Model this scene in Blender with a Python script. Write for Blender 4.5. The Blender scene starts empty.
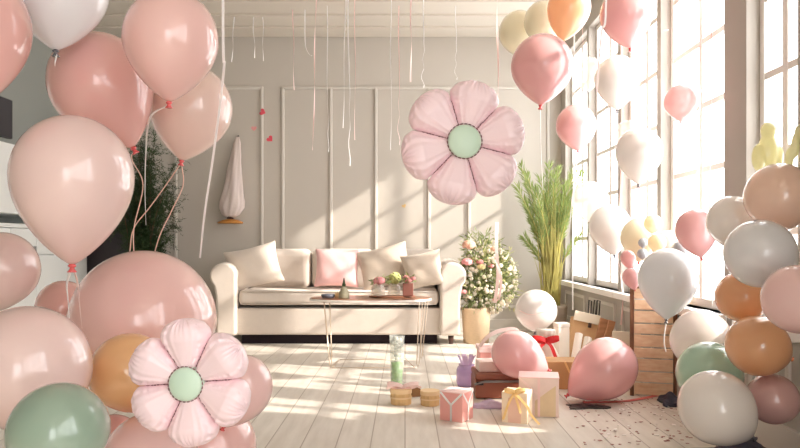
import bpy, bmesh, math, random
from mathutils import Vector, Matrix, Quaternion
C = bpy.context.scene.collection
PI = math.pi
H, F, VX, VY = 0.87, 720.0, 405.0, 245.0      # eye height, focal length, vanishing point of the photograph
CEIL, BACK, XR, XL = 2.93, 7.2, 1.56, -3.25   # room

def at(px, py, y):
    return Vector(((px - VX) / F * y, y, H - (py - VY) / F * y))
def px(n, y):
    return n / F * y

# ------------------------------------------------------------------ materials
def lin(c):
    out = []
    for v in c:
        v = v / 255.0
        out.append(v / 12.92 if v <= 0.04045 else ((v + 0.055) / 1.055) ** 2.4)
    return (out[0], out[1], out[2], 1.0)

def mat(name, col, rough=0.6, metal=0.0, noise=0.0, nscale=8.0, bump=0.0, bscale=60.0, coat=0.0,
        sheen=0.0, trans=0.0, clear=0.0, spec=0.5, stretch=None):
    m = bpy.data.materials.new(name); m.use_nodes = True
    nt = m.node_tree; n = nt.nodes; l = nt.links
    b = n['Principled BSDF']; out = n['Material Output']
    c = lin(col)
    b.inputs['Base Color'].default_value = c
    b.inputs['Roughness'].default_value = rough
    b.inputs['Metallic'].default_value = metal
    b.inputs['Coat Weight'].default_value = coat
    b.inputs['Coat Roughness'].default_value = 0.08
    b.inputs['Sheen Weight'].default_value = sheen
    b.inputs['Specular IOR Level'].default_value = spec
    tc = n.new('ShaderNodeTexCoord'); vec = tc.outputs['Object']
    if stretch:
        mp = n.new('ShaderNodeMapping'); mp.inputs['Scale'].default_value = stretch
        l.new(vec, mp.inputs['Vector']); vec = mp.outputs['Vector']
    colout = None
    if noise:
        t = n.new('ShaderNodeTexNoise'); t.inputs['Scale'].default_value = nscale; t.inputs['Detail'].default_value = 5
        l.new(vec, t.inputs['Vector'])
        mx = n.new('ShaderNodeMix'); mx.data_type = 'RGBA'
        mx.inputs[6].default_value = tuple(x * (1 - noise) for x in c[:3]) + (1,)
        mx.inputs[7].default_value = tuple(min(1, x * (1 + noise)) for x in c[:3]) + (1,)
        l.new(t.outputs['Fac'], mx.inputs[0]); l.new(mx.outputs[2], b.inputs['Base Color'])
        colout = mx.outputs[2]
    if bump:
        t2 = n.new('ShaderNodeTexNoise'); t2.inputs['Scale'].default_value = bscale; t2.inputs['Detail'].default_value = 3
        l.new(vec, t2.inputs['Vector'])
        bp = n.new('ShaderNodeBump'); bp.inputs['Strength'].default_value = bump; bp.inputs['Distance'].default_value = 0.01
        l.new(t2.outputs['Fac'], bp.inputs['Height']); l.new(bp.outputs['Normal'], b.inputs['Normal'])
    last = b.outputs['BSDF']
    if trans:
        tr = n.new('ShaderNodeBsdfTranslucent'); tr.inputs['Color'].default_value = c
        if colout: l.new(colout, tr.inputs['Color'])
        ms = n.new('ShaderNodeMixShader'); ms.inputs[0].default_value = trans
        l.new(last, ms.inputs[1]); l.new(tr.outputs[0], ms.inputs[2]); last = ms.outputs[0]
    if clear:
        tp = n.new('ShaderNodeBsdfTransparent')
        tp.inputs['Color'].default_value = tuple(0.55 + 0.45 * v for v in c[:3]) + (1,)
        ms = n.new('ShaderNodeMixShader'); ms.inputs[0].default_value = clear
        l.new(last, ms.inputs[1]); l.new(tp.outputs[0], ms.inputs[2]); last = ms.outputs[0]
    l.new(last, out.inputs['Surface'])
    return m

def wood(name, c1, c2, scale=(1, 14, 14), rough=0.5, nsc=3.0, bump=0.1):
    m = bpy.data.materials.new(name); m.use_nodes = True
    nt = m.node_tree; n = nt.nodes; l = nt.links; b = n['Principled BSDF']
    tc = n.new('ShaderNodeTexCoord'); mp = n.new('ShaderNodeMapping'); mp.inputs['Scale'].default_value = scale
    t = n.new('ShaderNodeTexNoise'); t.inputs['Scale'].default_value = nsc; t.inputs['Detail'].default_value = 6
    l.new(tc.outputs['Object'], mp.inputs['Vector']); l.new(mp.outputs['Vector'], t.inputs['Vector'])
    r = n.new('ShaderNodeValToRGB'); r.color_ramp.elements[0].position = 0.3; r.color_ramp.elements[1].position = 0.7
    r.color_ramp.elements[0].color = lin(c1); r.color_ramp.elements[1].color = lin(c2)
    l.new(t.outputs['Fac'], r.inputs['Fac']); l.new(r.outputs['Color'], b.inputs['Base Color'])
    bp = n.new('ShaderNodeBump'); bp.inputs['Strength'].default_value = bump; bp.inputs['Distance'].default_value = 0.005
    l.new(t.outputs['Fac'], bp.inputs['Height']); l.new(bp.outputs['Normal'], b.inputs['Normal'])
    b.inputs['Roughness'].default_value = rough
    return m

def floor_material():
    m = bpy.data.materials.new('painted_floorboards'); m.use_nodes = True
    nt = m.node_tree; n = nt.nodes; l = nt.links; b = n['Principled BSDF']
    tc = n.new('ShaderNodeTexCoord')
    sp = n.new('ShaderNodeSeparateXYZ'); l.new(tc.outputs['Object'], sp.inputs[0])
    # boards run along Y: seam position from X
    mul = n.new('ShaderNodeMath'); mul.operation = 'MULTIPLY'; mul.inputs[1].default_value = 1 / 0.15
    l.new(sp.outputs['X'], mul.inputs[0])
    fr = n.new('ShaderNodeMath'); fr.operation = 'FRACT'; l.new(mul.outputs[0], fr.inputs[0])
    sb = n.new('ShaderNodeMath'); sb.operation = 'SUBTRACT'; sb.inputs[1].default_value = 0.5; l.new(fr.outputs[0], sb.inputs[0])
    ab = n.new('ShaderNodeMath'); ab.operation = 'ABSOLUTE'; l.new(sb.outputs[0], ab.inputs[0])
    gt = n.new('ShaderNodeMapRange'); gt.inputs['From Min'].default_value = 0.476; gt.inputs['From Max'].default_value = 0.494
    l.new(ab.outputs[0], gt.inputs['Value'])
    fl = n.new('ShaderNodeMath'); fl.operation = 'FLOOR'; l.new(mul.outputs[0], fl.inputs[0])
    wn = n.new('ShaderNodeTexWhiteNoise'); wn.noise_dimensions = '1D'; l.new(fl.outputs[0], wn.inputs['W'])
    mp = n.new('ShaderNodeMapping'); mp.inputs['Scale'].default_value = (9, 1.2, 1); l.new(tc.outputs['Object'], mp.inputs['Vector'])
    t = n.new('ShaderNodeTexNoise'); t.inputs['Scale'].default_value = 2.5; t.inputs['Detail'].default_value = 7
    l.new(mp.outputs['Vector'], t.inputs['Vector'])
    r = n.new('ShaderNodeValToRGB'); r.color_ramp.elements[0].position = 0.25; r.color_ramp.elements[1].position = 0.75
    r.color_ramp.elements[0].color = lin((206, 198, 186)); r.color_ramp.elements[1].color = lin((230, 224, 214))
    l.new(t.outputs['Fac'], r.inputs['Fac'])
    hv = n.new('ShaderNodeHueSaturation'); l.new(r.outputs['Color'], hv.inputs['Color'])
    mr = n.new('ShaderNodeMapRange'); mr.inputs['To Min'].default_value = 0.92; mr.inputs['To Max'].default_value = 1.04
    l.new(wn.outputs['Value'], mr.inputs['Value']); l.new(mr.outputs[0], hv.inputs['Value'])
    mx = n.new('ShaderNodeMix'); mx.data_type = 'RGBA'; mx.inputs[7].default_value = lin((160, 147, 133))
    l.new(gt.outputs[0], mx.inputs[0]); l.new(hv.outputs['Color'], mx.inputs[6]); l.new(mx.outputs[2], b.inputs['Base Color'])
    b.inputs['Roughness'].default_value = 0.42
    bp = n.new('ShaderNodeBump'); bp.inputs['Strength'].default_value = 0.3; bp.inputs['Distance'].default_value = 0.004; bp.invert = True
    l.new(gt.outputs[0], bp.inputs['Height']); l.new(bp.outputs['Normal'], b.inputs['Normal'])
    return m

def latex(name, col, rough=0.24, trans=0.14, clear=0.0):
    return mat(name, col, rough=rough, coat=1.0, trans=trans, clear=clear, spec=0.5)

M = {
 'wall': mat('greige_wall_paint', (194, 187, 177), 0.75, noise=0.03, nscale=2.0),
 'wall_left': mat('pale_grey_wall_paint', (150, 153, 147), 0.75),  # darkened: the shade on the left wall is put into its paint
 'trim': mat('satin_trim_paint', (206, 200, 191), 0.5),
 'window_paint': mat('white_window_paint', (244, 240, 236), 0.5),
 'pier': mat('window_wall_paint', (178, 171, 162), 0.7, noise=0.03),  # shade of the window reveals is put into this darker wall colour
 'ceiling': mat('ceiling_board_paint', (214, 206, 194), 0.7),
 'floor': floor_material(),
 'glass': mat('window_glass', (255, 255, 255), 0.02, clear=0.93),
 'cabinet': mat('white_cabinet_lacquer', (222, 224, 222), 0.4),
 'black': mat('charcoal_panel', (50, 48, 54), 0.35),
 'charcoal': mat('charcoal_lacquer', (62, 56, 60), 0.5),
 'sofa': mat('cream_linen', (210, 199, 188), 0.9, noise=0.05, nscale=30, bump=0.25, bscale=180, sheen=0.3),
 'cushion': mat('cream_cushion_linen', (214, 201, 188), 0.95, noise=0.05, nscale=20, bump=0.35, bscale=120, sheen=0.3),
 'cushion_beige': mat('beige_cushion_linen', (202, 187, 171), 0.95, noise=0.05, nscale=20, bump=0.35, bscale=120, sheen=0.3),
 'cushion_pink': mat('pink_cushion_linen', (236, 190, 188), 0.95, noise=0.04, nscale=20, bump=0.3, bscale=120, sheen=0.3),
 'dark_wood': wood('dark_brown_wood', (52, 32, 28), (74, 46, 38)),
 'plinth': mat('dark_under_sofa_fabric', (36, 24, 30), 0.9),  # near black: colour of the shadow under the sofa
 'table_wood': wood('walnut_table_top', (128, 86, 64), (156, 110, 84), (3, 20, 20), 0.3),
 'brass': mat('pale_metal_wire', (214, 196, 176), 0.3, metal=0.8),
 'rim': mat('white_table_rim', (235, 228, 220), 0.4),
 'foil': mat('satin_pink_foil', (253, 228, 234), 0.33, metal=0.0, bump=0.08, bscale=20, coat=0.2),
 'foil_mint': mat('satin_mint_foil', (206, 232, 212), 0.36, metal=0.0, bump=0.05, bscale=14, coat=0.1),
 'seam': mat('brown_foil_seam', (132, 98, 100), 0.5),  # on the petal seams the brown also carries the crease shadow
 'leaf': mat('palm_leaf', (136, 152, 84), 0.55, noise=0.35, nscale=6, trans=0.35),
 'leaf_dark': mat('dark_needle_leaf', (52, 72, 38), 0.6, noise=0.5, nscale=5, trans=0.15),
 'leaf_mid': mat('bouquet_leaf', (150, 162, 108), 0.6, noise=0.4, nscale=9, trans=0.25),
 'leaf_pale': mat('pale_bouquet_leaf', (206, 206, 150), .6, noise=.2, nscale=9, trans=.3),
 'stem': mat('palm_stem', (170, 160, 84), 0.6, noise=0.3, nscale=9),
 'grassy': mat('olive_grass_blade', (178, 168, 96), .6, noise=.45, nscale=8, trans=.3),
 'bark': mat('brown_stem', (92, 70, 50), 0.8, noise=0.3, nscale=12),
 'basket': mat('cream_woven_pot', (222, 196, 164), 0.85, noise=0.12, nscale=40, bump=0.5, bscale=80, stretch=(1, 1, 4)),
 'pot': mat('stone_pot', (176, 160, 142), 0.8, noise=0.1),
 'rose': mat('pink_rose_petal', (244, 168, 166), 0.7, trans=0.25, noise=0.15, nscale=30),
 'rose_deep': mat('deep_pink_rose_petal', (246, 178, 180), 0.7, trans=0.25, noise=0.1, nscale=30),
 'rose_peach': mat('peach_rose_petal', (246, 196, 172), 0.7, trans=0.25, noise=0.15, nscale=30),
 'bloom_white': mat('white_blossom', (248, 238, 220), 0.8, trans=0.2),
 'bloom_cream': mat('cream_yellow_blossom', (240, 224, 168), 0.8, trans=0.2),
 'bloom_green': mat('lime_hydrangea', (208, 210, 138), 0.8, trans=0.2, noise=0.2, nscale=40),
 'jar': mat('clear_jar_glass', (250, 246, 240), 0.05, clear=0.8),
 'vase_glass': mat('clear_vase_glass', (244, 246, 242), 0.08, clear=0.8), 'ice': mat('milky_ice', (236, 238, 232), .2, clear=.35),
 'green_gel': mat('green_vase_filling', (96, 158, 44), 0.25, noise=0.4, nscale=60),
 'lilac': mat('lilac_glass', (230, 212, 236), 0.15, clear=0.55, trans=0.35),
 'lilac_paper': mat('lilac_tissue', (228, 210, 230), 0.7, clear=0.3, trans=0.3),
 'gift_pink': mat('salmon_pink_wrap', (240, 172, 164), 0.5, noise=0.05),
 'gift_lid': mat('pale_pink_wrap', (250, 216, 212), 0.5),
 'gift_blush': mat('blush_printed_wrap', (244, 220, 212), 0.5, noise=0.12, nscale=12),
 'gift_peach': mat('peach_cream_wrap', (246, 226, 200), 0.55, noise=0.05),
 'gift_peach_panel': mat('rosy_wrap_panel', (236, 196, 176), 0.55),
 'gift_tan': mat('tan_wrap_panel', (226, 202, 166), 0.55, noise=0.1, nscale=20),
 'gift_orange': mat('kraft_orange_box', (200, 154, 104), 0.7, noise=0.12, nscale=10),
 'kraft': mat('ribbed_kraft', (218, 182, 130), 0.75, noise=0.2, nscale=60, stretch=(1, 1, 0.1)),
 'kraft_lid': mat('pale_kraft_lid', (232, 202, 158), 0.75),
 'kraft_dark': mat('brown_kraft', (150, 108, 70), 0.75, noise=0.2, nscale=30),
 'ribbon_white': mat('white_satin_ribbon', (252, 250, 249), 0.4),
 'ribbon_pink': mat('pink_satin_ribbon', (252, 226, 221), 0.4, trans=0.1),
 'ribbon_rose': mat('rose_ribbon', (232, 128, 124), 0.4, trans=0.2),
 'ribbon_peach': mat('peach_string', (236, 196, 180), 0.5),
 'ribbon_gold': mat('golden_ribbon', (244, 206, 138), 0.4),
 'ribbon_red': mat('red_ribbon', (214, 30, 34), 0.4),
 'suitcase': mat('brown_leather_case', (150, 88, 66), 0.5, noise=0.15, nscale=14),
 'steel': mat('grey_strap', (140, 138, 136), 0.4, metal=0.3),
 'blackwire': mat('black_wire', (36, 33, 32), 0.4),
 'cardboard': mat('tan_cardboard', (214, 172, 126), 0.8, noise=0.06),
 'board_brown': wood('brown_board', (160, 112, 76), (186, 136, 98)),
 'paper': mat('white_rolled_paper', (246, 238, 226), 0.7),
 'bag': mat('white_paper_bag', (240, 230, 218), 0.8, noise=0.05, bump=0.3, bscale=25),
 'cream_board': mat('cream_leaning_board', (232, 220, 198), 0.7),
 'crate': wood('crate_slat_wood', (228, 190, 150), (246, 220, 188), (2, 20, 20), 0.7),
 'crate_dark': wood('crate_post_wood', (104, 68, 48), (136, 94, 66), (20, 20, 2), 0.7),
 'navy': mat('navy_crumpled_cloth', (58, 58, 76), 0.7, noise=0.3, nscale=12),
 'cloth_hang': mat('blush_hanging_cloth', (228, 214, 208), 0.9, noise=0.05, bump=0.2, bscale=60, trans=0.15),
 'amber_wood': wood('amber_wood', (176, 112, 48), (206, 144, 72), rough=0.4),
 'heart': mat('rose_red_paper', (222, 84, 98), 0.6),
 'heart_pale': mat('faded_pink_paper', (226, 154, 152), 0.6),
 'confetti': mat('mauve_confetti', (170, 120, 112), 0.7, noise=0.6, nscale=30),
 'confetti_white': mat('white_confetti', (250, 245, 240), 0.6),
 'blue_grey': mat('blue_grey_dish', (92, 96, 108), 0.4),
 'candle': mat('cream_candle', (240, 206, 158), 0.6),
 'stone': mat('grey_green_ornament', (150, 144, 120), 0.7, noise=0.3, nscale=50),
 'terracotta': mat('terracotta_square_pot', (134, 84, 72), 0.7, noise=0.08),
 'tray': wood('brown_tray', (120, 78, 58), (150, 104, 78), rough=0.4),
}
LP = {  # latex colours
 'pink': latex('pink_latex', (242, 202, 196)), 'rose': latex('rose_pink_latex', (236, 186, 179)),
 'pearl': latex('pearl_blush_latex', (239, 212, 207)), 'blush': latex('blush_latex', (245, 209, 206)),
 'peach': latex('peach_latex', (243, 217, 207)), 'peach_deep': latex('warm_peach_latex', (244, 212, 192)),
 'orange': latex('soft_orange_latex', (238, 182, 134)), 'orange_light': latex('light_orange_latex', (250, 208, 166), trans=0.3),
 'amber': latex('amber_latex', (242, 194, 140)),
 'white': latex('white_latex', (244, 240, 236)), 'grey': latex('grey_white_latex', (236, 237, 240)),
 'sheer': latex('sheer_white_latex', (246, 238, 232), clear=0.35), 'clear': latex('clear_latex', (240, 230, 222), clear=0.6),
 'sheer_pink': latex('sheer_pink_latex', (252, 210, 208), clear=0.2),
 'green': latex('mint_green_latex', (182, 216, 194), rough=0.22, trans=0.12), 'sage': latex('sage_green_latex', (150, 172, 154), rough=0.22, trans=0.08),
 'mauve': latex('mauve_latex', (214, 172, 168)), 'yellow': latex('pale_yellow_latex', (244, 236, 210), trans=0.16),
 'lemon': latex('lemon_green_latex', (242, 239, 200), trans=0.3), 'cream': latex('cream_latex', (252, 242, 214), trans=0.3),
 'bluegrey': latex('blue_grey_latex', (186, 190, 196)), 'hot': latex('warm_pink_latex', (244, 190, 190)),
 'knot': latex('rose_red_knot', (226, 92, 92), trans=0.1), 'knot_grey': latex('dark_grey_knot', (92, 90, 96), trans=0.0),
 'knot_orange': latex('orange_knot', (228, 140, 96), trans=0.1),
}

# ------------------------------------------------------------------ mesh builder
class MB:
    def __init__(s): s.v = []; s.f = []
    def add(s, vs, fs):
        o = len(s.v); s.v += [tuple(v) for v in vs]; s.f += [tuple(i + o for i in f) for f in fs]
    def box(s, c, d, rz=0.0, m=None):
        x, y, z = d[0] / 2, d[1] / 2, d[2] / 2
        vs = [Vector((a * x, b * y, e * z)) for e in (-1, 1) for b in (-1, 1) for a in (-1, 1)]
        R = m if m is not None else Matrix.Rotation(rz, 3, 'Z')
        s.add([R @ v + Vector(c) for v in vs], [(0, 2, 3, 1), (4, 5, 7, 6), (0, 1, 5, 4), (2, 6, 7, 3), (0, 4, 6, 2), (1, 3, 7, 5)])
        return s
    def span(s, a, b):
        a, b = Vector(a), Vector(b); return s.box((a + b) / 2, b - a)
    def lathe(s, prof, seg=32, m=None, wob=None):
        """prof: (r, z) from top to bottom; ends close when r == 0"""
        m = m or Matrix.Identity(4); rings = []; vs = []; fs = []
        for (r, z) in prof:
            if r < 1e-6: rings.append([len(vs)]); vs.append(m @ Vector((0, 0, z)))
            else:
                ids = []
                for k in range(seg):
                    a = 2 * PI * k / seg; rr = r * (wob(a, z) if wob else 1)
                    ids.append(len(vs)); vs.append(m @ Vector((rr * math.cos(a), rr * math.sin(a), z)))
                rings.append(ids)
        for A, B in zip(rings, rings[1:]):
            if len(A) == 1 and len(B) == 1: continue
            for k in range(seg):
                k2 = (k + 1) % seg
                if len(A) == 1: fs.append((A[0], B[k], B[k2]))
                elif len(B) == 1: fs.append((A[k], B[0], A[k2]))
                else: fs.append((A[k], B[k], B[k2], A[k2]))
        s.add(vs, fs); return s
    def ell(s, c, r, seg=20, rings=12, rot=None):
        m = Matrix.Translation(Vector(c)) @ (rot.to_matrix().to_4x4() if rot is not None else Matrix.Identity(4)) @ Matrix.Diagonal((r[0], r[1], r[2], 1))
        return s.lathe([(math.sin(PI * i / rings), math.cos(PI * i / rings)) if 0 < i < rings else (0, 1 if i == 0 else -1) for i in range(rings + 1)], seg, m)
    def tube(s, pts, r, seg=6, cap=True):
        pts = [Vector(p) for p in pts]; n = len(pts); vs = []; fs = []
        up = None
        for i, p in enumerate(pts):
            t = (pts[min(i + 1, n - 1)] - pts[max(i - 1, 0)]).normalized()
            if up is None: up = Vector((0, 0, 1)) if abs(t.z) < 0.9 else Vector((1, 0, 0))
            a = t.cross(up)
            if a.length < 1e-4: a = t.cross(Vector((0, 1, 0)))
            a.normalize(); b = a.cross(t).normalized(); up = b
            rr = r(i / (n - 1)) if callable(r) else r
            for k in range(seg):
                g = 2 * PI * k / seg; vs.append(p + a * math.cos(g) * rr + b * math.sin(g) * rr)
        for i in range(n - 1):
            for k in range(seg):
                k2 = (k + 1) % seg; fs.append((i * seg + k, i * seg + k2, (i + 1) * seg + k2, (i + 1) * seg + k))
        if cap: fs.append(tuple(range(seg - 1, -1, -1))); fs.append(tuple((n - 1) * seg + k for k in range(seg)))
        s.add(vs, fs); return s
    def strip(s, pts, w, side=(1, 0, 0), th=0.0012, twist=0.0):
        """a flat ribbon with real thickness along pts"""
        pts = [Vector(p) for p in pts]; n = len(pts); vs = []; fs = []
        for i, p in enumerate(pts):
            t = (pts[min(i + 1, n - 1)] - pts[max(i - 1, 0)]).normalized()
            sd = Vector(side)
            if twist: sd = Quaternion(t, twist * i / (n - 1)) @ sd
            sd = (sd - t * sd.dot(t))
            if sd.length < 1e-4: sd = t.orthogonal()
            sd.normalize(); nn = t.cross(sd).normalized()
            for a, b in ((-1, -1), (1, -1), (1, 1), (-1, 1)):
                vs.append(p + sd * a * w / 2 + nn * b * th / 2)
        for i in range(n - 1):
            for k in range(4):
                k2 = (k + 1) % 4; fs.append((i * 4 + k, i * 4 + k2, (i + 1) * 4 + k2, (i + 1) * 4 + k))
        fs.append((3, 2, 1, 0)); fs.append(tuple((n - 1) * 4 + k for k in range(4)))
        s.add(vs, fs); return s
    def prism(s, poly, z0, z1, m=None):
        m = m or Matrix.Identity(4); n = len(poly)
        vs = [m @ Vector((x, y, z0)) for x, y in poly] + [m @ Vector((x, y, z1)) for x, y in poly]
        fs = [tuple(range(n - 1, -1, -1)), tuple(range(n, 2 * n))] + [(k, (k + 1) % n, n + (k + 1) % n, n + k) for k in range(n)]
        s.add(vs, fs); return s
    def build(s, name, m, parent=None, smooth=False, bevel=0.0, seg=2, origin=None, sub=0):
        me = bpy.data.meshes.new(name)
        org = Vector(origin) if origin is not None else Vector((0, 0, 0))
        me.from_pydata([tuple(Vector(v) - org) for v in s.v], [], s.f); me.update()
        bm = bmesh.new(); bm.from_mesh(me); bmesh.ops.recalc_face_normals(bm, faces=bm.faces); bm.to_mesh(me); bm.free()
        if smooth:
            for p in me.polygons: p.use_smooth = True
        me.materials.append(m)
        o = bpy.data.objects.new(name, me); C.objects.link(o); o.location = org
        if parent is not None:
            o.parent = parent; o.matrix_parent_inverse = chain(parent).inverted()
        if bevel:
            b = o.modifiers.new('bevel', 'BEVEL'); b.width = bevel; b.segments = seg; b.limit_method = 'ANGLE'; b.angle_limit = 0.7
            for p in me.polygons: p.use_smooth = True
            try: me.set_sharp_from_angle(angle=0.9)
            except Exception: pass
        if sub:
            d = o.modifiers.new('sub', 'SUBSURF'); d.levels = sub; d.render_levels = sub
        return o

def chain(o):
    m = o.matrix_basis.copy()
    while o.parent is not None:
        m = o.parent.matrix_basis @ o.matrix_parent_inverse @ m if False else (o.matrix_parent_inverse @ m); 
        o = o.parent; m = o.matrix_basis @ m
    return m

def tag(o, label, cat, group=None):
    o['label'] = label; o['category'] = cat
    if group: o['group'] = group
    return o
def thing(name, loc, label, cat, group=None):
    o = bpy.data.objects.new(name, None); C.objects.link(o); o.location = loc; o.empty_display_size = 0.05
    return tag(o, label, cat, group)
def struct(o): o['kind'] = 'structure'; return o
def stuff(o): o['kind'] = 'stuff'; return o
def plab(o, t): o['label'] = t; return o
def smoothpath(pts, n=8):
    pts = [Vector(p) for p in pts]; out = []
    P = [2 * pts[0] - pts[1]] + pts + [2 * pts[-1] - pts[-2]]
    for i in range(1, len(P) - 2):
        for k in range(n):
            t = k / n; a, b, c, d = P[i - 1], P[i], P[i + 1], P[i + 2]
            out.append(0.5 * ((2 * b) + (c - a) * t + (2 * a - 5 * b + 4 * c - d) * t * t + (3 * b - a - 3 * c + d) * t ** 3))
    out.append(pts[-1]); return out

# ================================================================== SETTING
Y0 = -4.6
struct(MB().span((XL - .1, Y0, -.1), (XR + .12, BACK + .1, 0)).build('floor', M['floor']))
# sawtooth ceiling boards running across the room
m = MB()
y = BACK; pitch = 0.365
while y > Y0:
    a = y - pitch
    zz = CEIL
    pts = [(a, zz), (a, zz + .034), (a + .012, zz + .034), (a + .012, zz + .2), (y, zz + .2), (y, zz + .02), (y - .06, zz + .004), (y - .075, zz)]
    n = len(pts); vs = [(XL - .1, p[0], p[1]) for p in pts] + [(XR + .12, p[0], p[1]) for p in pts]
    m.add(vs, [tuple(range(n)), tuple(range(2 * n - 1, n - 1, -1))] + [(k, n + k, n + (k + 1) % n, (k + 1) % n) for k in range(n)])
    y = a
struct(m.build('ceiling', M['ceiling']))
struct(MB().span((XL - .1, BACK, 0), (XR + .12, BACK + .1, CEIL + .2)).build('wall_back', M['wall']))
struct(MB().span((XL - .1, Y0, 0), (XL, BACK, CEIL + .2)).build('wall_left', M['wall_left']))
m = MB(); GX0, GX1, GZ = -.1, 1.45, 2.5  # unseen glazed opening added behind the camera for frontal fill light
m.span((XL - .1, Y0 - .1, 0), (GX0, Y0, CEIL + .2)); m.span((GX1, Y0 - .1, 0), (XR + .12, Y0, CEIL + .2)); m.span((GX0, Y0 - .1, GZ), (GX1, Y0, CEIL + .2))
struct(m.build('wall_front', M['wall']))
m = MB()
for k in range(4):
    x = GX0 + .025 + k * (GX1 - GX0 - .05) / 3; m.span((x - .025, Y0 - .08, 0), (x + .025, Y0 - .03, GZ))
for z in (.05, .9, 1.7, GZ - .025): m.span((GX0, Y0 - .078, z - .025), (GX1, Y0 - .032, z + .025))
dfr = struct(m.build('door_1', M['window_paint']))
MB().span((GX0, Y0 - .057, .02), (GX1, Y0 - .053, GZ)).build('pane', M['glass'], dfr)
# moulding frames on the back wall
def xb(p): return (p - VX) / F * BACK
def zb(p): return H - (p - VY) / F * BACK
m = MB()
def vbat(p, z0, z1, w=.028): m.span((xb(p) - w / 2, BACK - .018, z0), (xb(p) + w / 2, BACK + .01, z1))
ztop, zbot = zb(88), 0.25
for p in (176, 262, 283, 331, 376, 429, 469, 548): vbat(p, zbot, ztop)
for a, b in ((176, 262), (283, 548)):
    for z in (ztop, zbot): m.span((xb(a) - .014, BACK - .018, z - .014), (xb(b) + .014, BACK + .01, z + .014))
struct(m.build('trim_1', M['trim'], bevel=.006))
m = MB(); m.span((XL, BACK - .018, 0), (XR, BACK + .01, .13)); m.span((XL, BACK - .026, 0), (XR, BACK + .01, .03))
struct(m.build('baseboard_back', M['trim'], bevel=.004))
m = MB(); m.span((XR - .018, Y0, 0), (XR + .01, BACK - .03, .13)); struct(m.build('baseboard_right', M['trim'], bevel=.004))
m = MB(); m.span((XL - .01, Y0, 0), (XL + .018, BACK - .03, .13)); struct(m.build('baseboard_left', M['trim'], bevel=.004))
# right wall with tall windows
T, SILL, TOP = .11, .53, 2.72
wins = [(6.17, 7.0), (5.28, 6.11), (4.46, 5.2), (3.52, 4.39), (2.86, 3.29), (-.35, .35), (-1.2, -.5), (-2.3, -1.4), (-3.3, -2.5), (-4.3, -3.5)]  # last three: unseen windows behind the camera, added for fill light
m = MB()
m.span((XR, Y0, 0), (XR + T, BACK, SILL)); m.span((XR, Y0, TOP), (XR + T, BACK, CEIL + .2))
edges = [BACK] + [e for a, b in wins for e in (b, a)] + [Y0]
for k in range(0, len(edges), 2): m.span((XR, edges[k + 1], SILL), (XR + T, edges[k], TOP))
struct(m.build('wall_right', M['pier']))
for i, (a, b) in enumerate(wins):
    xg = XR + T - .03; w = b - a
    f = MB()
    fw = .04
    f.span((xg - .02, a, SILL), (xg + .025, a + fw, TOP)); f.span((xg - .02, b - fw, SILL), (xg + .025, b, TOP))
    f.span((xg - .02, a + fw, TOP - fw), (xg + .025, b - fw, TOP)); f.span((xg - .02, a + fw, SILL), (xg + .025, b - fw, SILL + .05))
    f.span((xg - .018, (a + b) / 2 - .022, SILL + .05), (xg + .022, (a + b) / 2 + .022, TOP - fw))
    fr = struct(f.build('window_%d' % (i + 1), M['window_paint'], bevel=.004))
    mu = MB()
    for k in range(1, 6):
        z = SILL + .05 + k * (TOP - SILL - .09) / 6
        mu.span((xg - .015, a + fw, z - .016), (xg + .016, (a + b) / 2 - .022, z + .016)); mu.span((xg - .015, (a + b) / 2 + .022, z - .016), (xg + .016, b - fw, z + .016))
    mu.build('glazing_bar', M['window_paint'], fr)
    for q in (0, 1):
        g = MB(); g.span((xg - .002, a + .03 + q * (w / 2 - .03), SILL + .03), (xg + .002, a + w / 2 + q * (w / 2 - .03), TOP - .03)); g.build('pane', M['glass'], fr)
    s = MB(); s.span((XR - .055, a - .03, SILL - .045), (XR + T - .03, b + .03 if b < 7.1 else b, SILL)); s.build('sill', M['window_paint'], fr, bevel=.006)
# frames under the window sills
m = MB()
for a, b in wins[:5]:
    for z in (.18, .42): m.span((XR - .014, a + .06, z - .015), (XR + .01, b - .06, z + .015))
    for yy in (a + .06, b - .06): m.span((XR - .014, yy - .015, .165), (XR + .01, yy + .015, .435))
struct(m.build('trim_2', M['trim'], bevel=.004))

# ================================================================== LEFT SIDE: cabinets
cab = thing('sideboard', (-3.07, 5, 0), 'low white lacquered sideboard along the left wall below the wall cabinet', 'cabinet')
XF = -2.9
MB().span((XL + .02, 3.0, .08), (XF - .022, 6.57, 1.0)).build('body', M['cabinet'], cab, bevel=.004)
MB().span((XL + .02, 3.0, 1.0), (XF + .012, 6.6, 1.03)).build('worktop', M['cabinet'], cab, bevel=.004)
MB().span((XL + .02, 3.02, 0), (XF - .06, 6.53, .08)).build('plinth', M['black'], cab)
ys = [3.0, 3.76, 4.52, 5.3, 5.67, 6.57]
for a, b in zip(ys, ys[1:]):
    if b - a > .5 and a > 5.5:
        for z0, z1 in ((.085, .42), (.425, .79), (.795, .995)):
            d = MB().span((XF - .02, a + .004, z0), (XF, b - .004, z1)).build('drawer', M['cabinet'], cab, bevel=.004)
            MB().span((XF, (a + b) / 2 - .06, z1 - .04), (XF + .02, (a + b) / 2 + .06, z1 - .03)).build('handle', M['steel'], d)
    else:
        d = MB().span((XF - .02, a + .004, .085), (XF, b - .004, .995)).build('door', M['cabinet'], cab, bevel=.004)
        MB().span((XF, b - .05, .72), (XF + .02, b - .04, .86)).build('handle', M['steel'], d)
up = thing('wall_cabinet', (-3.07, 5, 1.1), 'wide white wall cabinet above the low sideboard on the left', 'cabinet')
MB().span((XL, 3.0, 1.1), (XF - .022, 6.2, 1.62)).build('body', M['cabinet'], up, bevel=.004)
for a, b in ((3.0, 4.06), (4.06, 5.13), (5.13, 6.2)):
    MB().span((XF - .02, a + .004, 1.104), (XF, b - .004, 1.616)).build('door', M['cabinet'], up, bevel=.004)
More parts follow.
